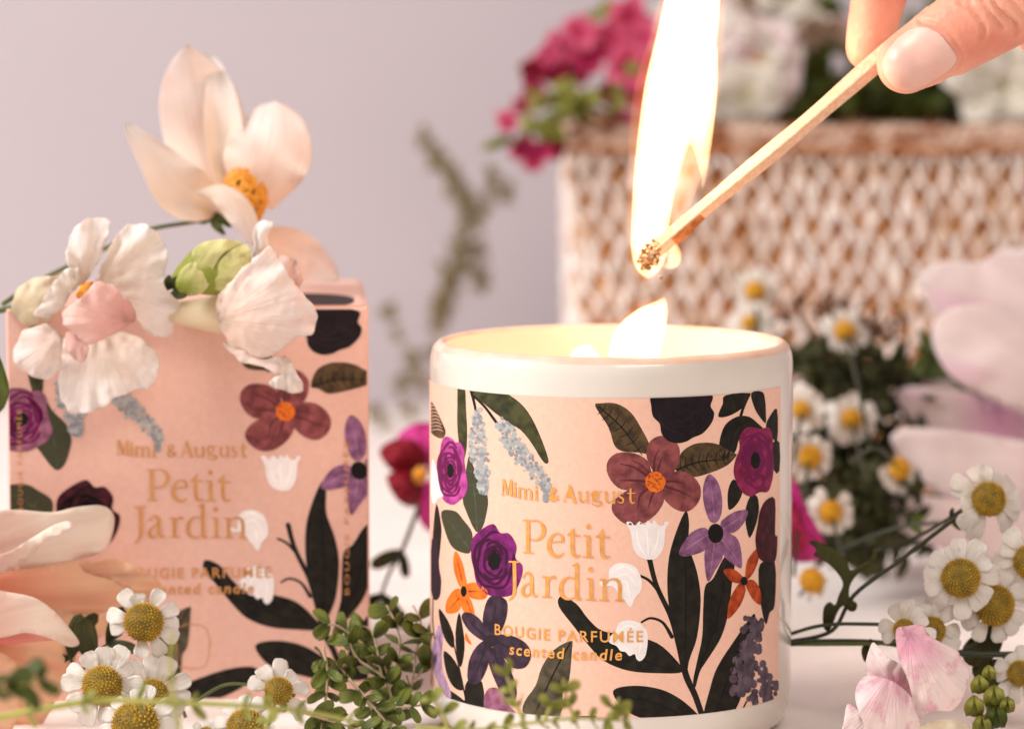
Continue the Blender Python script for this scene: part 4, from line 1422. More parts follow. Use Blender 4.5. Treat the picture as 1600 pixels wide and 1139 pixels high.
for sp in ([(330, 338, 5.4), (338, 352, 5), (352, 368, 4.9)], [(326, 336, 5.6), (344, 342, 5.2), (362, 356, 5.1)], [(322, 338, 5.6), (320, 344, 5.4), (310, 348, 5.4)]):
    petal_px(mb, sp, [5, 7, 2], nv=8, nu=4)
mb.build('sepals', M['gleaf'], t, solid=.02)
stem_px([(342, 334, 5.6), (300, 347, 5.4), (230, 360, 5.2), (150, 395, 5), (60, 440, 4.5), (5, 475, 3)], [5, 3.6, 3.4, 3.4, 3.6, 4]).build('stem', M['green'], t)

# ------------------------------------------------------------------ snapdragon blossoms on the carton
G = 'snapdragon blossoms'
t = thing('snapdragon', 'open cream snapdragon with a pink tongue hanging over the carton front', 'flower', P(150, 500, 1), G)
for k, (ol, y, b, ti, m, ba) in enumerate((
        ([(108, 440), (104, 400), (112, 365), (130, 344), (168, 342), (170, 360), (163, 385), (152, 412), (135, 440), (120, 448)], 1.6, .25, (.3, 0), 'cream', (130, 450)),
        ([(150, 445), (160, 410), (175, 380), (195, 355), (220, 350), (245, 364), (262, 395), (258, 425), (268, 445), (280, 470), (275, 505), (258, 528), (232, 520), (215, 500), (190, 470), (165, 455)], 1.9, .35, (.15, .2), 'cream', (150, 450)),
        ([(95, 560), (105, 525), (150, 520), (200, 520), (240, 545), (249, 575), (236, 603), (205, 612), (172, 628), (140, 645), (110, 644), (94, 622), (90, 590)], 1.5, .3, (0, -.25), 'cream', (150, 500)),
        ([(95, 492), (120, 470), (150, 442), (172, 444), (203, 474), (211, 498), (186, 516), (140, 536), (115, 524)], .9, .45, (.1, .3), 'pinktongue', (200, 500)),
        ([(105, 520), (130, 520), (138, 545), (132, 566), (115, 560), (102, 540)], 1.0, .2, (0, 0), 'pinktongue', (120, 520)),
        ([(22, 556), (38, 520), (60, 508), (80, 508), (98, 530), (97, 552), (86, 585), (60, 592), (35, 578)], 1.2, .28, (-.2, 0), 'blush', (100, 520)),
        ([(55, 488), (80, 448), (105, 420), (124, 416), (122, 440), (110, 465), (84, 490), (66, 496)], 1.3, .2, (-.1, .1), 'cream', (120, 460)),
        ([(20, 486), (26, 455), (50, 436), (85, 430), (110, 425), (104, 452), (80, 500), (50, 506), (30, 500)], 2.2, .45, (0, 0), 'ivory', (20, 490)),
        ([(118, 462), (128, 444), (146, 440), (150, 452), (135, 466)], .95, .15, (0, 0), 'stamen', (130, 455)))):
    mb = MB()
    shape_px(mb, ol, y, b, ti, .036, seed=k * 3.1, base=ba, frill=5, step=5, ridge=.022)
    mb.build('petal' if m != 'stamen' else 'throat', M[m], t, solid=.01)
stem_px([(-60, 500, 2.4), (-20, 490, 2.4), (15, 482, 2.4), (34, 478, 2.4)], [6, 5, 5, 8]).build('stem', M['green'], t)
t = thing('snapdragon', 'tubular peach and cream snapdragon facing away along the carton top', 'flower', P(400, 480, 1), G)
mb = stem_px([(262, 486, 2.2), (300, 490, 2.0), (345, 490, 1.8), (385, 480, 1.6)], [16, 22, 32, 44], ns=20)
mb.build('flower_tube', M['ivory'], t)
for k, (ol, y, b, ti, m, ba) in enumerate((
        ([(338, 468), (360, 440), (385, 415), (410, 392), (425, 388), (440, 410), (458, 440), (490, 478), (496, 500), (486, 522), (462, 530), (440, 548), (405, 560), (372, 546), (348, 520)], .9, .55, (-.15, .1), 'blush', (340, 500)),
        ([(394, 415), (396, 380), (400, 352), (412, 346), (427, 348), (418, 372), (424, 392), (412, 412)], 1.0, .15, (.3, 0), 'cream', (400, 420)),
        ([(424, 400), (440, 398), (462, 405), (472, 428), (464, 456), (448, 462), (436, 440)], 1.3, .25, (.1, 0), 'pinktongue', (430, 460)),
        ([(350, 536), (380, 548), (410, 560), (440, 560), (452, 572), (438, 584), (405, 572), (370, 562)], 1.0, .15, (0, -.3), 'blush', (350, 540)),
        ([(436, 560), (450, 558), (460, 578), (474, 600), (470, 614), (450, 612), (422, 600), (424, 590), (440, 584)], .8, .15, (.2, 0), 'cream', (440, 560)))):
    mb = MB()
    shape_px(mb, ol, y, b, ti, .036, seed=k * 2.3 + 9, base=ba, frill=5, step=5, ridge=.02)
    mb.build('petal', M[m], t, solid=.01)
t = thing('flower_bud', 'closed yellow green bud lying between the snapdragons and the cosmos', 'bud', P(330, 425, 1.2))
mb = stem_px([(274, 446, 1.2), (290, 436, 1.2), (320, 424, 1.2), (350, 416, 1.2), (376, 406, 1.3), (388, 398, 1.3)], [12, 24, 40, 38, 26, 8], ns=20)
mb.build('bud', M['bud'], t)
for k, ol in enumerate(([(300, 400), (312, 382), (345, 374), (380, 380), (350, 395), (330, 425), (318, 440)], [(330, 440), (350, 400), (385, 382), (392, 405), (372, 432), (345, 455)], [(275, 445), (285, 420), (310, 408), (330, 430), (318, 456), (290, 462)])):
    mb = MB()
    shape_px(mb, ol, .75, .12, (0, 0), .015, seed=k + 20, base=(280, 450), ridge=.004)
    mb.build('petal', M['bud'], t, solid=.02)
mb = MB()
for sp in ([(268, 448, 1.2), (272, 440, .9), (282, 432, .7)], [(266, 452, 1.2), (262, 440, 1.1), (266, 430, 1.1)], [(270, 455, 1.2), (280, 462, .8), (292, 462, .6)]):
    petal_px(mb, sp, [5, 6, 2], nv=8, nu=4)
mb.build('sepals', M['dleaf'], t, solid=.02)


# ------------------------------------------------------------------ pink lily lower left, blurred lily right
def shaped(name, label, cat, at, parts, group=None, sol=.012, rdg=.012):
    t = thing(name, label, cat, at, group)
    for k, q in enumerate(parts):
        ol, y, b, ti, m, ba = q[:6]
        mb = MB()
        shape_px(mb, ol, y, b, ti, q[6] * .4 if len(q) > 6 else .03, seed=k * 1.9 + len(label), base=ba, ridge=rdg)
        mb.build(q[7] if len(q) > 7 else 'petal', M[m], t, solid=sol)
    return t


shaped('lily', 'big peach pink lily with curling petals, reaching in front of the carton', 'flower', P(-60, 950, 0), (
    ([(-120, 830), (-40, 805), (20, 796), (80, 800), (120, 792), (160, 790), (178, 806), (174, 840), (160, 862), (130, 872), (70, 884), (0, 892), (-120, 900)], .6, 0.23, (.25, 0), 'lilyw', (-160, 900)),
    ([(-120, 880), (0, 866), (40, 846), (80, 822), (106, 814), (114, 822), (104, 830), (70, 846), (44, 872), (10, 892), (-60, 920), (-120, 920)], -.6, 0.14, (.1, 0), 'lilyw', (-160, 900)),
    ([(-100, 880), (20, 880), (80, 880), (140, 876), (200, 892), (245, 914), (235, 940), (200, 952), (120, 962), (0, 980), (-100, 990)], .9, 0.23, (.3, 0), 'lily', (-160, 920)),
    ([(120, 885), (170, 872), (210, 884), (252, 912), (225, 925), (170, 905)], 1.2, 0.14, (.3, 0), 'lily', (0, 900)),
    ([(-100, 900), (0, 922), (50, 932), (82, 952), (106, 978), (124, 1004), (108, 1010), (80, 998), (40, 988), (0, 996), (-100, 1000)], -1.4, 0.16, (.1, .2), 'lilyw', (-110, 985)),
    ([(-100, 985), (0, 990), (70, 985), (112, 1004), (116, 1040), (90, 1090), (60, 1139), (20, 1180), (-100, 1180)], -.2, 0.27, (.2, .1), 'lily', (-160, 980)),
    ([(-100, 1010), (-30, 1010), (20, 1030), (34, 1075), (20, 1139), (-20, 1200), (-100, 1200)], -1.2, 0.23, (.2, 0), 'lily', (-160, 980)),
    ([(-80, 960), (60, 950), (130, 955), (170, 968), (150, 1000), (90, 1010), (-80, 1010)], .7, 0.14, (.3, 0), 'lily', (-140, 960)),
    ([(-100, 972), (0, 968), (50, 966), (90, 980), (108, 996), (60, 1002), (0, 1008), (-100, 1018)], -1.0, .1, (0, 0), 'pinkstripe', (-110, 985)),
), rdg=.028)
shaped('lily', 'huge blurred pink and white lily beyond the daisies, cut by the frame edge', 'flower', P(1680, 640, 17), (
    ([(1438, 436), (1470, 408), (1530, 410), (1560, 392), (1620, 388), (1740, 400), (1740, 560), (1640, 560), (1540, 548), (1500, 520), (1462, 490), (1448, 460)], 19.5, .35, (-.2, 0), 'farlily', (1800, 560), .1),
    ([(1462, 500), (1500, 478), (1580, 480), (1740, 520), (1740, 690), (1640, 660), (1560, 628), (1500, 600), (1470, 566), (1456, 530)], 16.5, .35, (-.1, 0), 'farlily', (1800, 660), .1),
    ([(1400, 622), (1418, 604), (1460, 606), (1520, 614), (1580, 640), (1640, 668), (1740, 690), (1740, 760), (1620, 730), (1500, 690), (1440, 668)], 17.8, .25, (-.1, 0), 'farlily', (1560, 660), .1),
    ([(1392, 690), (1406, 672), (1440, 668), (1520, 676), (1600, 690), (1740, 720), (1740, 860), (1620, 840), (1540, 816), (1480, 780), (1430, 740)], 15.5, .3, (-.1, .1), 'farlily', (1800, 800), .1),
    ([(1440, 600), (1500, 590), (1600, 620), (1740, 660), (1740, 800), (1600, 780), (1500, 720)], 19.0, .2, (0, 0), 'farlily', (1800, 700), .1),
    ([(1380, 800), (1440, 775), (1600, 800), (1740, 820), (1740, 900), (1600, 880), (1450, 850)], 14.5, .2, (0, .3), 'farlily', (1800, 860), .1),
), sol=.02)

shaped('snapdragon', 'pink flushed white snapdragon at the table edge below the daisies', 'flower', P(1430, 1080, -3.5), (
    ([(1400, 985), (1417, 978), (1440, 976), (1452, 992), (1475, 1006), (1494, 1014), (1504, 1030), (1515, 1042), (1512, 1066), (1504, 1092), (1486, 1110), (1456, 1110), (1436, 1122), (1428, 1098), (1416, 1052), (1404, 1026)], -4.0, .45, (.1, 0), 'rosewhite', (1420, 990)),
    ([(1362, 1005), (1372, 1010), (1386, 1026), (1406, 1038), (1418, 1062), (1424, 1090), (1400, 1080), (1384, 1066), (1360, 1060), (1352, 1040)], -3.5, .3, (-.2, 0), 'rosewhite', (1400, 1080)),
    ([(1336, 1084), (1354, 1055), (1390, 1062), (1418, 1082), (1432, 1110), (1434, 1150), (1378, 1170), (1350, 1130)], -4.3, .4, (.1, 0), 'rosewhite', (1400, 1040)),
    ([(1310, 1170), (1318, 1130), (1324, 1100), (1340, 1108), (1366, 1140), (1375, 1170)], -3.9, .3, (-.2, 0), 'rosewhite', (1400, 1080)),
    ([(1434, 1139), (1460, 1126), (1490, 1124), (1516, 1134), (1522, 1160), (1490, 1190), (1434, 1180)], -3.7, .4, (0, 0), 'ivory', (1430, 1100)),
), G)
t = thing('bud_cluster', 'cluster of small round green buds beside the pink snapdragon', 'buds', P(1540, 1090, -2.6))
rr = random.Random(31)
for (x, yy, r) in ((1530, 1068, 14), (1553, 1086, 17), (1522, 1102, 16), (1556, 1118, 18), (1534, 1130, 15), (1574, 1100, 12), (1545, 1050, 11)):
    mb = stem_px([(x, yy - r, -2.8), (x, yy - r * .5, -2.85), (x + 1, yy, -2.9), (x, yy + r * .6, -2.85), (x, yy + r, -2.8)], [2, r * .75, r * .92, r * .7, 3], ns=14)
    petal_px(mb, [(x - r * .6, yy + r, -2.9), (x - r * .6, yy, -3.2), (x - 1, yy - r * .9, -3.05)], [3, r * .4, 1], nv=8, nu=4)
    petal_px(mb, [(x + r * .6, yy + r, -2.9), (x + r * .6, yy, -3.2), (x + 1, yy - r * .9, -3.05)], [3, r * .4, 1], nv=8, nu=4)
    mb.build('bud', M['lime'] if rr.random() < .5 else M['gleaf'], t, solid=0)
stem_px([(1540, 1060, -2.4), (1545, 1100, -2.4), (1552, 1180, -2.4)], 5).build('stem', M['green'], t)

# feverfew leaf and dark foliage
lf = frame(1200, 720, .368)
shaped('leaf_sprig', 'dark lobed leaf on the stem just beside the jar', 'leaf', P(1300, 920, 0), (
    (lf([(175, 345), (200, 338), (240, 352), (290, 380), (325, 410), (348, 462), (375, 455), (405, 435), (438, 412), (444, 375), (460, 372), (462, 410), (440, 445), (405, 458), (372, 490), (350, 525), (344, 560), (350, 585), (378, 605), (370, 635), (345, 636), (320, 615), (296, 640), (280, 680), (262, 716), (240, 715), (232, 670), (238, 620), (262, 598), (285, 610), (300, 570), (318, 520), (290, 470), (240, 425), (195, 400), (205, 375)]), .1, .12, (0, 0), 'dleaf', (1290, 990), .05, 'leaf'),
    ([(1346, 1015), (1352, 1005), (1362, 998), (1366, 1020), (1360, 1034), (1350, 1032)], -.6, .1, (0, 0), 'dleaf', (1360, 1010), .04, 'leaf'),
    ([(1505, 1010), (1530, 985), (1560, 968), (1568, 990), (1560, 1020), (1530, 1040), (1508, 1035)], .1, .1, (0, 0), 'dleaf', (1560, 1000), .06, 'leaf'),
    ([(1520, 1040), (1560, 1028), (1600, 1030), (1590, 1060), (1560, 1072), (1530, 1068)], .2, .1, (0, 0), 'dleaf', (1560, 1000), .06, 'leaf'),
))
stem_px([(1232, 1006, .3), (1290, 1002, 0), (1380, 1004, -.4), (1480, 1020, -.8), (1620, 1022, -.8)], [4, 4.5, 4, 4.5, 5], mb=None).build('daisy_stem', M['dstem']).name = 'daisy_twig'
tag(bpy.data.objects['daisy_twig'], 'dark green daisy stem lying level along the cloth', 'twig')


# ------------------------------------------------------------------ leafy sprigs
def sprig(name, label, cat, stems, mleaf, mstem, leaf=(24, 9), gap=10, seed=0, sr=2.2, group=None, spread=1.0, depth=.5, part='foliage', shape=(.25, .9, 1.0, .55), jit=.3, clusters=None):
    rr = random.Random(seed)
    t = thing(name, label, cat, P(*stems[0][0]), group)
    mb = MB()
    ml = MB()
    for st in stems:
        stem_px(st, [sr, sr * .8, sr * .6], mb=mb)
        c = crom(st, 12)
        acc = 0
        side = 1
        for i in range(1, len(c)):
            acc += math.hypot(c[i][0] - c[i - 1][0], c[i][1] - c[i - 1][1])
            if acc > gap:
                acc = 0
                a0 = math.atan2(c[i][1] - c[i - 1][1], c[i][0] - c[i - 1][0])
                for sd in (side, -side):
                    L = leaf[0] * rr.uniform(.6, 1.15)
                    W = leaf[1] * rr.uniform(.8, 1.15) * L / leaf[0]
                    a = a0 + sd * rr.uniform(.5, 1.3) * spread
                    x0, y0, d0 = c[i]
                    dy_ = rr.uniform(-depth, depth)
                    L2 = cm(L, d0)
                    sp = [(x0, y0, d0), (x0 + L * .5 * math.cos(a), y0 + L * .5 * math.sin(a), d0 + dy_ * .5 - .05), (x0 + L * math.cos(a), y0 + L * math.sin(a), d0 + dy_)]
                    petal_px(ml, sp, [W * q for q in shape], (rr.uniform(-.7, .7), -1, rr.uniform(-.3, 1.1)), cup=rr.uniform(.1, .5), nu=4, nv=8, ruffle=.05, seed=rr.random() * 9)
    mb.build('stem', mstem, t)
    ml.build(part, mleaf, t, solid=.015)
    return t


sprig('thyme_sprig', 'bushy green thyme sprig between the carton and the jar', 'herb', [
    [(600, 1150, -1), (610, 1090, -.8), (600, 1040, -.6), (560, 1000, -.4), (520, 975, -.4), (496, 990, -.4)],
    [(600, 1150, -1), (640, 1080, -.6), (650, 1020, -.4), (658, 975, -.2), (645, 945, 0)],
    [(600, 1080, -.8), (590, 1020, -.5), (580, 985, -.2), (556, 975, 0)], [(610, 1060, -.8), (625, 1010, -.5), (616, 970, -.2), (604, 945, 0)],
    [(600, 1130, -1.2), (560, 1080, -1.2), (530, 1040, -1), (505, 1030, -1)], [(620, 1120, -1.2), (600, 1060, -1), (560, 1030, -.8), (545, 1000, -.8)],
    [(650, 1060, -.8), (675, 1020, -.2), (668, 980, -.2)]],
    M['thyme'], M['olivestem'], (31, 10.5), 26, 41, 2.6, depth=.9)
sprig('thyme_sprig', 'low thyme sprig with longer leaves lying on the cloth at the carton foot', 'herb', [
    [(505, 1010, -1.8), (512, 1060, -2), (506, 1110, -2.2), (500, 1150, -2.4)], [(545, 1060, -2), (585, 1105, -2.4), (620, 1150, -2.6)], [(585, 1105, -2.4), (620, 1105, -2.4), (668, 1100, -2.4)],
    [(470, 1110, -2.4), (530, 1130, -2.5), (590, 1145, -2.6)]],
    M['thyme'], M['olivestem'], (34, 9), 17, 43, 2.8)
sprig('foreground_sprig', 'blurred yellow green stem crossing in front of the daisies', 'sprig', [
    [(-40, 1128, -13), (60, 1108, -13), (160, 1094, -13), (270, 1097, -13), (380, 1102, -13), (470, 1110, -12.5), (560, 1128, -12)]],
    M['lime'], M['yellowstem'], (34, 6), 80, 44, 6)
sprig('foreground_sprig', 'blurred green leafy twig over the lily at the lower corner', 'sprig', [
    [(-40, 1085, -17), (0, 1075, -17), (40, 1068, -17), (76, 1062, -17)]],
    M['gleaf'], M['yellowstem'], (46, 11), 24, 45, 4)
sprig('foreground_sprig', 'blurred pale upright shoot before the carton emblem', 'sprig', [
    [(282, 1150, -16), (270, 1080, -16), (266, 1020, -16), (272, 985, -16)]],
    M['lime'], M['yellowstem'], (22, 5), 40, 48, 4)
sprig('foreground_sprig', 'blurred pale shoot over the small few petalled daisy', 'sprig', [
    [(420, 1180, -11.5), (416, 1140, -11.5), (424, 1105, -11.5)]],
    M['lime'], M['yellowstem'], (22, 7), 22, 51, 4)
sprig('foreground_sprig', 'blurred yellow green sprig crossing the foot of the jar', 'sprig', [
    [(650, 1136, -11.5), (740, 1140, -11.5), (820, 1130, -11.5), (900, 1122, -11.5), (985, 1126, -11.5)], [(820, 1130, -11.5), (805, 1095, -11.5), (790, 1050, -11.5)], [(900, 1126, -11.5), (885, 1090, -11.5), (880, 1060, -11.5)],
    [(850, 1128, -11.5), (862, 1100, -11.5), (880, 1094, -11.5)], [(700, 1139, -11.5), (690, 1110, -11.5), (676, 1092, -11.5)], [(950, 1130, -11.5), (960, 1105, -11.5), (968, 1090, -11.5)]],
    M['lime'], M['yellowstem'], (26, 8), 24, 46, 3.4)

# magenta flower between carton and jar, magenta petals right of the jar
shaped('garden_flower', 'crimson and pink blossom between the carton and the jar', 'flower', P(640, 760, 14), (
    ([(594, 712), (600, 695), (625, 685), (650, 690), (668, 715), (650, 745), (620, 742)], 14.2, .5, (0, 0), 'crimson', (655, 740), .1),
    ([(604, 745), (630, 735), (655, 745), (662, 775), (645, 792), (620, 780)], 13.8, .5, (0, 0), 'crimson', (655, 740), .1),
    ([(620, 690), (635, 668), (665, 660), (700, 670), (705, 740), (672, 740), (655, 700)], 15, .5, (0, 0), 'fuchsia', (660, 740), .1),
    ([(650, 770), (670, 750), (705, 750), (705, 830), (675, 832), (655, 812)], 14.8, .5, (0, 0), 'fuchsia', (660, 740), .1),
    ([(645, 740), (655, 728), (668, 736), (664, 752), (650, 756)], 13.3, .3, (0, 0), 'stamen', (655, 740), .05, 'flower_center')))
sprig('leafy_sprig', 'dark blurred stem with one broad leaf below the crimson blossom', 'leaf', [[(655, 790, 12), (628, 860, 11), (606, 900, 10), (590, 950, 8)]], M['dleaf'], M['dstem'], (70, 15), 70, 47, 4, spread=.8)
shaped('garden_flower', 'hot magenta petals peeping out beside the jar foot', 'flower', P(1262, 840, 9), (
    ([(1225, 760), (1242, 752), (1258, 790), (1285, 840), (1288, 868), (1262, 878), (1235, 872), (1220, 830)], 9.5, .4, (0, 0), 'fuchsia', (1230, 780), .1),
    ([(1225, 780), (1250, 800), (1262, 850), (1240, 868), (1222, 850)], 9.2, .3, (.2, 0), 'magenta', (1230, 780), .1)))

# distant olive-grey twigs
CL = [(675, 236, 6), (708, 286, 7), (728, 350, 7), (718, 400, 8), (706, 446, 8), (697, 466, 8), (684, 512, 7), (674, 550, 7), (664, 600, 7), (744, 420, 6), (757, 330, 6), (764, 300, 6), (650, 575, 6), (620, 520, 6), (640, 640, 7), (600, 660, 6), (665, 216, 13), (684, 250, 15), (700, 268, 15), (716, 300, 17), (730, 322, 14), (745, 345, 9), (722, 378, 17), (704, 430, 20), (726, 418, 16), (752, 440, 12), (690, 486, 15), (684, 470, 12), (608, 486, 9), (628, 600, 13), (770, 275, 11), (790, 300, 9), (745, 390, 11), (640, 560, 8), (585, 640, 8)]
t = thing('olive_twig', 'blurred grey green twig with small leaf tufts against the wall', 'twig', P(640, 700, 48))
mb = MB()
for st in ([(640, 760, 48), (660, 640, 48), (690, 520, 48), (715, 420, 48), (735, 330, 48), (705, 265, 48), (662, 212, 48)], [(690, 520, 48), (740, 440, 48), (752, 360, 48), (770, 280, 48), (792, 296, 48)],
           [(672, 600, 48), (640, 560, 48), (606, 484, 48)], [(650, 680, 48), (628, 600, 48)], [(648, 700, 48), (600, 655, 48), (580, 640, 48)]):
    stem_px(st, 1.3, mb=mb)
mb.build('stem', M['olivestem'], t)
ml = MB()
rr = random.Random(50)
for (x, yy, r) in CL:
    for i in range(int(r * 1.9)):
        a, q = rr.uniform(0, 6.28), rr.uniform(0, r)
        x0, y0, d0 = x + q * math.cos(a), yy + q * math.sin(a) * 1.2, 48 + rr.uniform(-.5, .5)
        b_ = rr.uniform(0, 6.28)
        petal_px(ml, [(x0, y0, d0), (x0 + 7 * math.cos(b_), y0 + 7 * math.sin(b_), d0 - .1), (x0 + 14 * math.cos(b_), y0 + 14 * math.sin(b_), d0)], [1.5, 4, 2], (rr.uniform(-.6, .6), -1, rr.uniform(-.6, .6)), nu=2, nv=4)
ml.build('foliage', M['olive'], t, solid=.02)

# ------------------------------------------------------------------ basket
bx0, bx1, by0, by1, BZ, BR = P(893, 400, 35).x, P(893, 400, 35).x + 21.5, 35.0, 48.0, 11.75, 1.1
seg = [('l', bx1 - bx0 - 2 * BR), ('c', BR * math.pi / 2), ('l', by1 - by0 - 2 * BR), ('c', BR * math.pi / 2)] * 2
PER = sum(q[1] for q in seg)


def wall_pt(s, z, out=0.0):
    """point on the rounded rectangular wall, s runs left to right along the front"""
    s = s % PER
    p = Vector((bx0 + BR, by0, 0))
    ang_ = 0.0
    for kind, L in seg:
        d = Vector((math.cos(ang_), math.sin(ang_), 0))
        n_ = Vector((math.sin(ang_), -math.cos(ang_), 0))
        if s <= L:
            if kind == 'l':
                q = p + d * s
                nn = n_
            else:
                c = p - n_ * BR
                a = s / BR
                nn = n_ * math.cos(a) + d * math.sin(a)
                q = c + nn * BR
            tap = 1 - .02 * (BZ - z) / BZ
            ctr = Vector(((bx0 + bx1) / 2, (by0 + by1) / 2, 0))
            q = ctr + (q - ctr) * tap + nn * out
            return Vector((q.x, q.y, z))
        s -= L
        if kind == 'l':
            p = p + d * L
        else:
            c = p - n_ * BR
            ang_ += math.pi / 2
            n2 = Vector((math.sin(ang_), -math.cos(ang_), 0))
            p = c + n2 * BR
    return Vector((p.x, p.y, z))


basket = thing('basket', 'whitewashed open weave rattan basket holding the blurred bouquet', 'basket', (bx0, by0, 0))
mb = MB()
n = 120
vs = []
for z, o_ in ((0.05, -.3), (BZ - .3, -.3), (BZ - .3, -.6), (.3, -.6)):
    vs += [wall_pt(PER * i / n, z, o_) for i in range(n)]
fs = [[j * n + i, j * n + (i + 1) % n, (j + 1) * n + (i + 1) % n, (j + 1) * n + i] for j in range(3) for i in range(n)]
fs.append([3 * n + i for i in range(n)])
mb.add(vs, fs)
mb.build('liner', M['rattan_dark'], basket)
mb = MB()
NW = 88
pitch = PER / NW
H0, H1 = .25, BZ - .55
rows = 13
for fam in (0, 1):
    for k in range(NW):
        pts, rad = [], []
        for j in range(rows * 4 + 1):
            z = H0 + (H1 - H0) * j / (rows * 4)
            sgn = 1 if fam == 0 else -1
            zz = j / 4.0
            wob = .11 * math.sin(math.pi * zz + k * 1.9) + .05 * noise.noise(Vector((k * 3.1, zz, fam)))
            s_ = k * pitch + sgn * zz * pitch * .5 + wob
            over = .11 * math.cos(math.pi * zz * 1.0 + math.pi * (k % 2) + fam * math.pi)
            pts.append(wall_pt(s_, z + .06 * noise.noise(Vector((k, zz, 4))), over))
            rad.append(.175 + .045 * noise.noise(Vector((k * 2.2, zz * .7, fam * 9))))
        v, f = tube(pts, rad, 6, False, .45)
        mb.add(v, f)
mb.build('weave', M['rattan'], basket)
mb = MB()
for (zz, rr_, oo, ph) in ((BZ - .1, .24, .02, 0), (BZ - .42, .2, .12, 2)):
    v, f = tube([wall_pt(PER * i / 160, zz + .03 * math.sin(i * .9 + ph), oo) for i in range(161)], [rr_ * (1 + .12 * math.sin(i * 2.1)) for i in range(161)], 8, False)
    mb.add(v, f)
v, f = tube([wall_pt(PER * i / 160, .18, .05) for i in range(161)], [.2] * 161, 8, False)
mb.add(v, f)
for k in range(170):      # binding cane wound over the rim
    s_ = PER * k / 170
    v, f = tube([wall_pt(s_, BZ - .36, .3), wall_pt(s_ + .15, BZ - .05, .3), wall_pt(s_ + .28, BZ + .17, .05), wall_pt(s_ + .3, BZ + .05, -.22)], [.06] * 4, 5, False)
    mb.add(v, f)
mb.build('rim', M['rattan_rim'], basket)
mb = MB()
v, f = tube([wall_pt(PER * i / 160, BZ - .66 + .02 * math.sin(i * .7), .2) for i in range(161)], [.09] * 161, 6, False)
mb.add(v, f)
mb.build('binding', M['woodchar'], basket)


def bloom(name, label, cat, px, py, y, r, n, mats_, seed, facing=(0, -1, .4), layers=2, center=None, wide=.6, cupf=.35, group=None, lift=.5):
    """open blossom of broad petals in rings"""
    rr = random.Random(seed)
    c = P(px, py, y)
    R = cm(r, y)
    s, u, nn = basis(facing)
    t = thing(name, label, cat, c, group)
    for ly in range(layers):
        k = 1 - .32 * ly
        for i in range(n - ly):
            a = 2 * math.pi * (i + .5 * ly) / (n - ly) + rr.uniform(-.15, .15)
            d = s * math.cos(a) + u * math.sin(a)
            L = R * k * rr.uniform(.85, 1.1)
            up = lift * (1 + ly * .9)
            mb = MB()
            petal(mb, [c + d * L * .06, c + d * L * .45 + nn * L * .28 * up, c + d * L * .8 + nn * L * .5 * up, c + d * L * 1.0 + nn * L * (.5 * up - .06)],
                  [L * wide * .35, L * wide * .9, L * wide, L * wide * .6], nn, cup=cupf * rr.uniform(.6, 1.3), ruffle=.12, nu=8, nv=12, seed=seed + i)
            mb.build('petal', rr.choice(mats_), t, solid=.03)
    if center:
        mb = MB()
        for i in range(40):
            q = R * .16 * math.sqrt(rr.random())
            a = rr.uniform(0, 6.28)
            b0 = c + s * q * math.cos(a) + u * q * math.sin(a) + nn * R * .05
            v, f = tube([b0, b0 + nn * R * .16], [R * .015, R * .03], 5)
            mb.add(v, f)
        mb.build('stamens', center, t, smooth=False)
    return t


# bougainvillea spray over the basket corner: every small flower is a part
t = thing('bougainvillea', 'hot pink blossoming branch spilling over the near corner of the basket', 'flowers', P(900, 160, 36))
stem_px([(1000, 220, 38), (930, 170, 36), (870, 180, 35), (820, 215, 34), (760, 232, 33)], [4, 4, 3, 3, 2]).build('stem', M['green'], t)
rr = random.Random(61)
for k, (x, yy, r, mm) in enumerate(((905, 55, 34, 'hotpink'), (880, 75, 30, 'hotpink'), (850, 100, 28, 'magenta'), (835, 112, 26, 'crimson'), (895, 110, 30, 'magenta'), (925, 95, 32, 'magenta'), (960, 60, 40, 'hotpink'), (985, 25, 34, 'hotpink'),
                                    (980, 105, 38, 'hotpink'), (1000, 150, 34, 'hotpink'), (950, 150, 26, 'magenta'), (970, 190, 24, 'magenta'), (830, 140, 22, 'magenta'), (815, 165, 20, 'hotpink'), (795, 190, 20, 'hotpink'), (870, 118, 24, 'crimson'),
                                    (820, 240, 28, 'magenta'), (845, 245, 30, 'magenta'), (870, 228, 24, 'crimson'), (826, 255, 20, 'hotpink'), (1010, 60, 34, 'hotpink'), (1020, 110, 34, 'hotpink'), (858, 85, 22, 'hotpink'))):
    c = P(x, yy, 35 + rr.uniform(-1.2, 1.2))
    s, u, nn = basis((rr.uniform(-.8, .6), -1, rr.uniform(-.3, .8)))
    mb = MB()
    R = cm(r, 35)
    for i in range(5):
        a = 2 * math.pi * i / 5 + rr.uniform(-.3, .3)
        d = s * math.cos(a) + u * math.sin(a)
        L = R * rr.uniform(.8, 1.1)
        petal(mb, [c, c + d * L * .5 + nn * L * .25, c + d * L + nn * L * .2], [L * .15, L * .45, L * .22], nn, cup=.5, ruffle=.2, nu=6, nv=10, seed=k * 5 + i)
    mb.build('flower', M[mm], t, solid=.03)
mb = MB()
for k in range(46):
    x, yy = rr.choice([(860, 165), (890, 175), (850, 195), (920, 160), (880, 150), (835, 200), (950, 130), (905, 145)])
    x += rr.gauss(0, 14)
    yy += rr.gauss(0, 9)
    a = rr.uniform(0, 6.28)
    L = rr.uniform(22, 40)
    d0 = 34.5 + rr.uniform(-.8, .8)
    petal_px(mb, [(x, yy, d0), (x + L * .5 * math.cos(a), yy + L * .4 * math.sin(a), d0 - .3), (x + L * math.cos(a), yy + L * .8 * math.sin(a), d0)], [3, 10, 3], (rr.uniform(-.5, .5), -1, rr.uniform(0, .8)), nu=4, nv=6, seed=k)
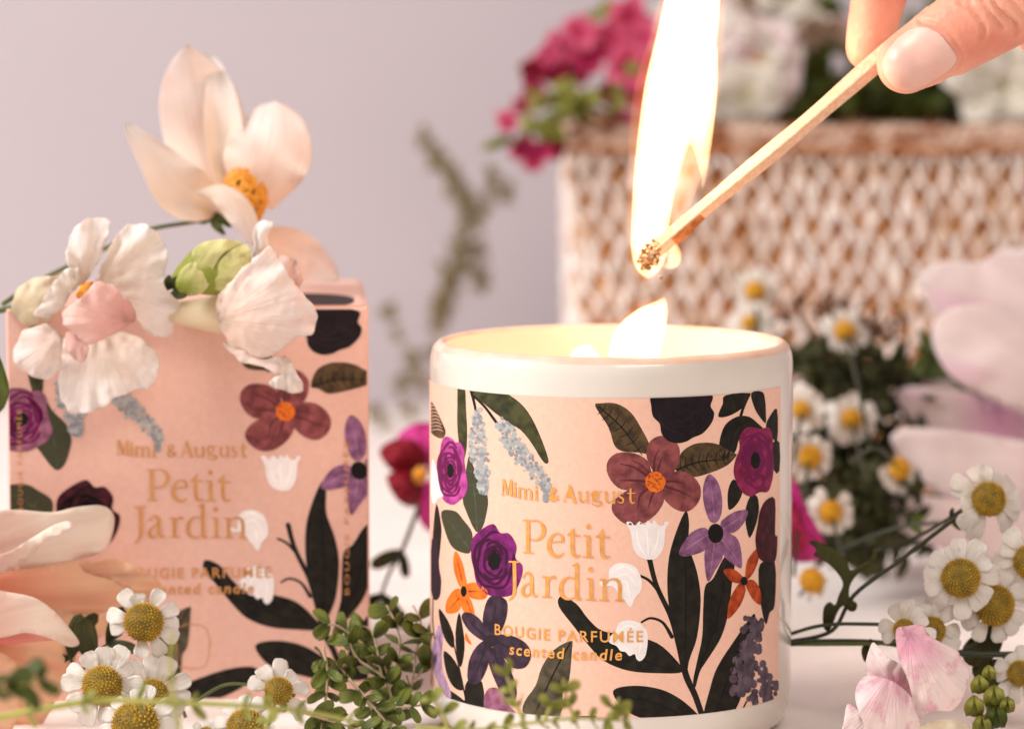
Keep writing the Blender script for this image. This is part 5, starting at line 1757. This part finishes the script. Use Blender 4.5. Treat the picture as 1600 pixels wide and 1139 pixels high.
for sp in ([(800, 214, 34), (775, 225, 33.6), (750, 234, 33.4)], [(930, 30, 37), (945, 15, 37), (950, -5, 37)], [(900, 40, 37), (935, 22, 37), (965, 20, 37)]):
    petal_px(mb, sp, [4, 9, 3], nu=4, nv=6)
mb.build('foliage', M['lime'], t, solid=.02)

GW = 'white and blush blossoms of the bouquet'
bloom('garden_rose', 'blush white open blossom in the bouquet right of the flame', 'flower', 1180, 105, 39, 72, 5, [M['farlily'], M['whiterose']], 71, (.1, -1, .15), 2, M['stamen'], .62, .3, GW, .3)
bloom('garden_rose', 'pale blossom low on the basket rim behind the match', 'flower', 1165, 152, 38, 55, 5, [M['whiterose']], 72, (-.1, -1, .4), 2, None, .62, .3, GW, .3)
bloom('garden_rose', 'creamy blossom at the very top of the bouquet beside the flame', 'flower', 1180, 10, 42, 62, 6, [M['whiterose'], M['blush']], 73, (.2, -1, .2), 2, M['stamen'], .55, .4, GW, .5)
t = bloom('garden_rose', 'drooping creamy blossom near the top between the flame and the fingers', 'flower', 1275, 20, 40, 60, 6, [M['blush'], M['whiterose']], 74, (.1, -.6, -1), 1, None, .42, .5, GW, 1.3)
bloom('garden_rose', 'pale blossom at the frame top, left of the drooping one', 'flower', 1232, -8, 41, 50, 6, [M['whiterose']], 79, (-.1, -1, -.3), 2, None, .5, .4, GW, .6)
bloom('white_rose', 'big blurred white rose below the hand on the basket rim', 'flower', 1570, 140, 38, 88, 7, [M['whiterose']], 75, (-.1, -1, .3), 3, None, .6, .5, 'white roses in the basket', .5)
bloom('white_rose', 'second white rose at the frame edge, deeper in the basket', 'flower', 1660, 90, 42, 80, 7, [M['whiterose']], 76, (-.2, -1, .4), 3, None, .6, .5, 'white roses in the basket', .5)
bloom('garden_rose', 'cream blossom hidden behind the match flame above the rim', 'flower', 1080, 60, 41, 60, 6, [M['whiterose'], M['farlily']], 77, (0, -1, .2), 2, None, .6, .4, GW, .4)
bloom('garden_rose', 'soft cream blossom behind the flame, close to the rim', 'flower', 1110, 150, 40, 48, 6, [M['whiterose']], 78, (0, -1, .2), 2, None, .6, .4, GW, .4)

rr = random.Random(81)
t = thing('bouquet_foliage', 'dark green leaves filling the bouquet behind the match', 'leaves', P(1380, 150, 42))
ml, mb = MB(), MB()
for k in range(26):
    x0 = rr.uniform(1060, 1640)
    stem_px([(x0 + rr.uniform(-30, 30), 250, 42), (x0, 180, 42 + rr.uniform(-2, 2)), (x0 + rr.uniform(-40, 40), rr.uniform(20, 140), 42 + rr.uniform(-3, 3))], [4, 3, 2], mb=mb)
for k in range(330):
    x, yy = rr.uniform(1040, 1660), 195 - abs(rr.gauss(0, 62))
    if x < 1200:
        yy = max(yy, 110)
    a = rr.uniform(-2.9, -.2)
    L = rr.uniform(35, 75)
    d0 = 43 + rr.uniform(-3, 3)
    petal_px(ml, [(x, yy, d0), (x + L * .5 * math.cos(a), yy + L * .5 * math.sin(a), d0 - .4), (x + L * math.cos(a), yy + L * math.sin(a), d0)], [5, 15, 4], (rr.uniform(-.8, .8), -1, rr.uniform(-.2, 1)), nu=4, nv=6, seed=k)
mb.build('stem', M['dstem'], t)
ml.build('foliage', M['gleaf'], t, solid=.02)

# blurred dark greenery standing right of the jar
for (nm, lab, seed, box_, cnt, mm, Lr, y0) in (
        ('leafy_sprig', 'dark leafy sprig right behind the jar edge, among the blurred daisies', 91, (1245, 1420, 560, 840), 520, 'dleaf', (26, 50), 19),
        ('leafy_sprig', 'blurred brownish sprig with tiny pink buds before the basket', 92, (1215, 1400, 470, 640), 240, 'brownbud', (16, 32), 22),
        ('leafy_sprig', 'bright green leaf tuft beside the blurred lily', 93, (1425, 1480, 510, 615), 14, 'gleaf', (50, 80), 20),
        ('leafy_sprig', 'low shadowy sprig on the cloth below the blurred lily', 94, (1290, 1440, 740, 870), 240, 'dleaf', (24, 50), 15)):
    rr = random.Random(seed)
    x0, x1, ya, yb = box_
    t = thing(nm, lab, 'leaves', P((x0 + x1) / 2, yb, y0), 'leafy sprigs behind the jar')
    ml, mb = MB(), MB()
    for k in range(9 if cnt > 50 else 2):
        x = rr.uniform(x0, x1)
        stem_px([((x0 + x1) / 2 + rr.uniform(-20, 20), yb + 30, y0), ((x + x0 / 2 + x1 / 2) / 2, (ya + yb) / 2, y0 + rr.uniform(-1, 1)), (x, ya + rr.uniform(0, 50), y0 + rr.uniform(-1, 1))], [4, 3, 2], mb=mb)
    for k in range(cnt):
        x = (x0 + x1) / 2 + max(-.6, min(.6, rr.gauss(0, .27))) * (x1 - x0)
        yy = rr.uniform(ya, yb)
        a = rr.uniform(0, 6.28)
        L = rr.uniform(*Lr)
        d0 = y0 + rr.uniform(-2, 2)
        w = L * .2
        petal_px(ml, [(x, yy, d0), (x + L * .5 * math.cos(a), yy + L * .5 * math.sin(a), d0 - .3), (x + L * math.cos(a), yy + L * math.sin(a), d0)], [w * .4, w, w * .3], (rr.uniform(-.8, .8), -1, rr.uniform(-.4, .9)), nu=4, nv=6, seed=k)
    mb.build('stem', M['dstem'], t)
    ml.build('foliage', M[mm], t, solid=.02)
sprig('bare_twig', 'bare dark stems crossing below the blurred lily', 'twig', [[(1370, 860, 4), (1440, 835, 3), (1520, 785, 1)], [(1310, 860, 8), (1400, 825, 7), (1490, 815, 6), (1520, 812, 5)]], M['gleaf'], M['dstem'], (26, 7), 120, 95, 4)
# small leaf at the far left and stem tangle on the cloth
shaped('leaf', 'green blurred leaf cut by the frame edge beside the carton', 'leaf', P(0, 600, 1), (([(-40, 520), (-10, 540), (8, 580), (14, 612), (4, 640), (-20, 650), (-50, 600)], .5, .2, (0, 0), 'gleaf', (-40, 520), .05, 'blade'),))
sprig('green_twig', 'curved green stem lying along the carton foot behind the daisies', 'twig', [[(300, 1100, -1.4), (350, 1070, -1.3), (400, 1072, -1.5), (440, 1090, -2)]], M['gleaf'], M['green'], (30, 7), 150, 96, 3)
sprig('leafy_sprig', 'dark pointed leaves between the lily and the highest daisy', 'leaf', [[(120, 1060, -.2), (150, 1020, -.2), (190, 990, -.4)], [(120, 1060, -.2), (108, 1020, -.1), (98, 980, 0)]], M['dleaf'], M['dstem'], (62, 15), 34, 97, 3)
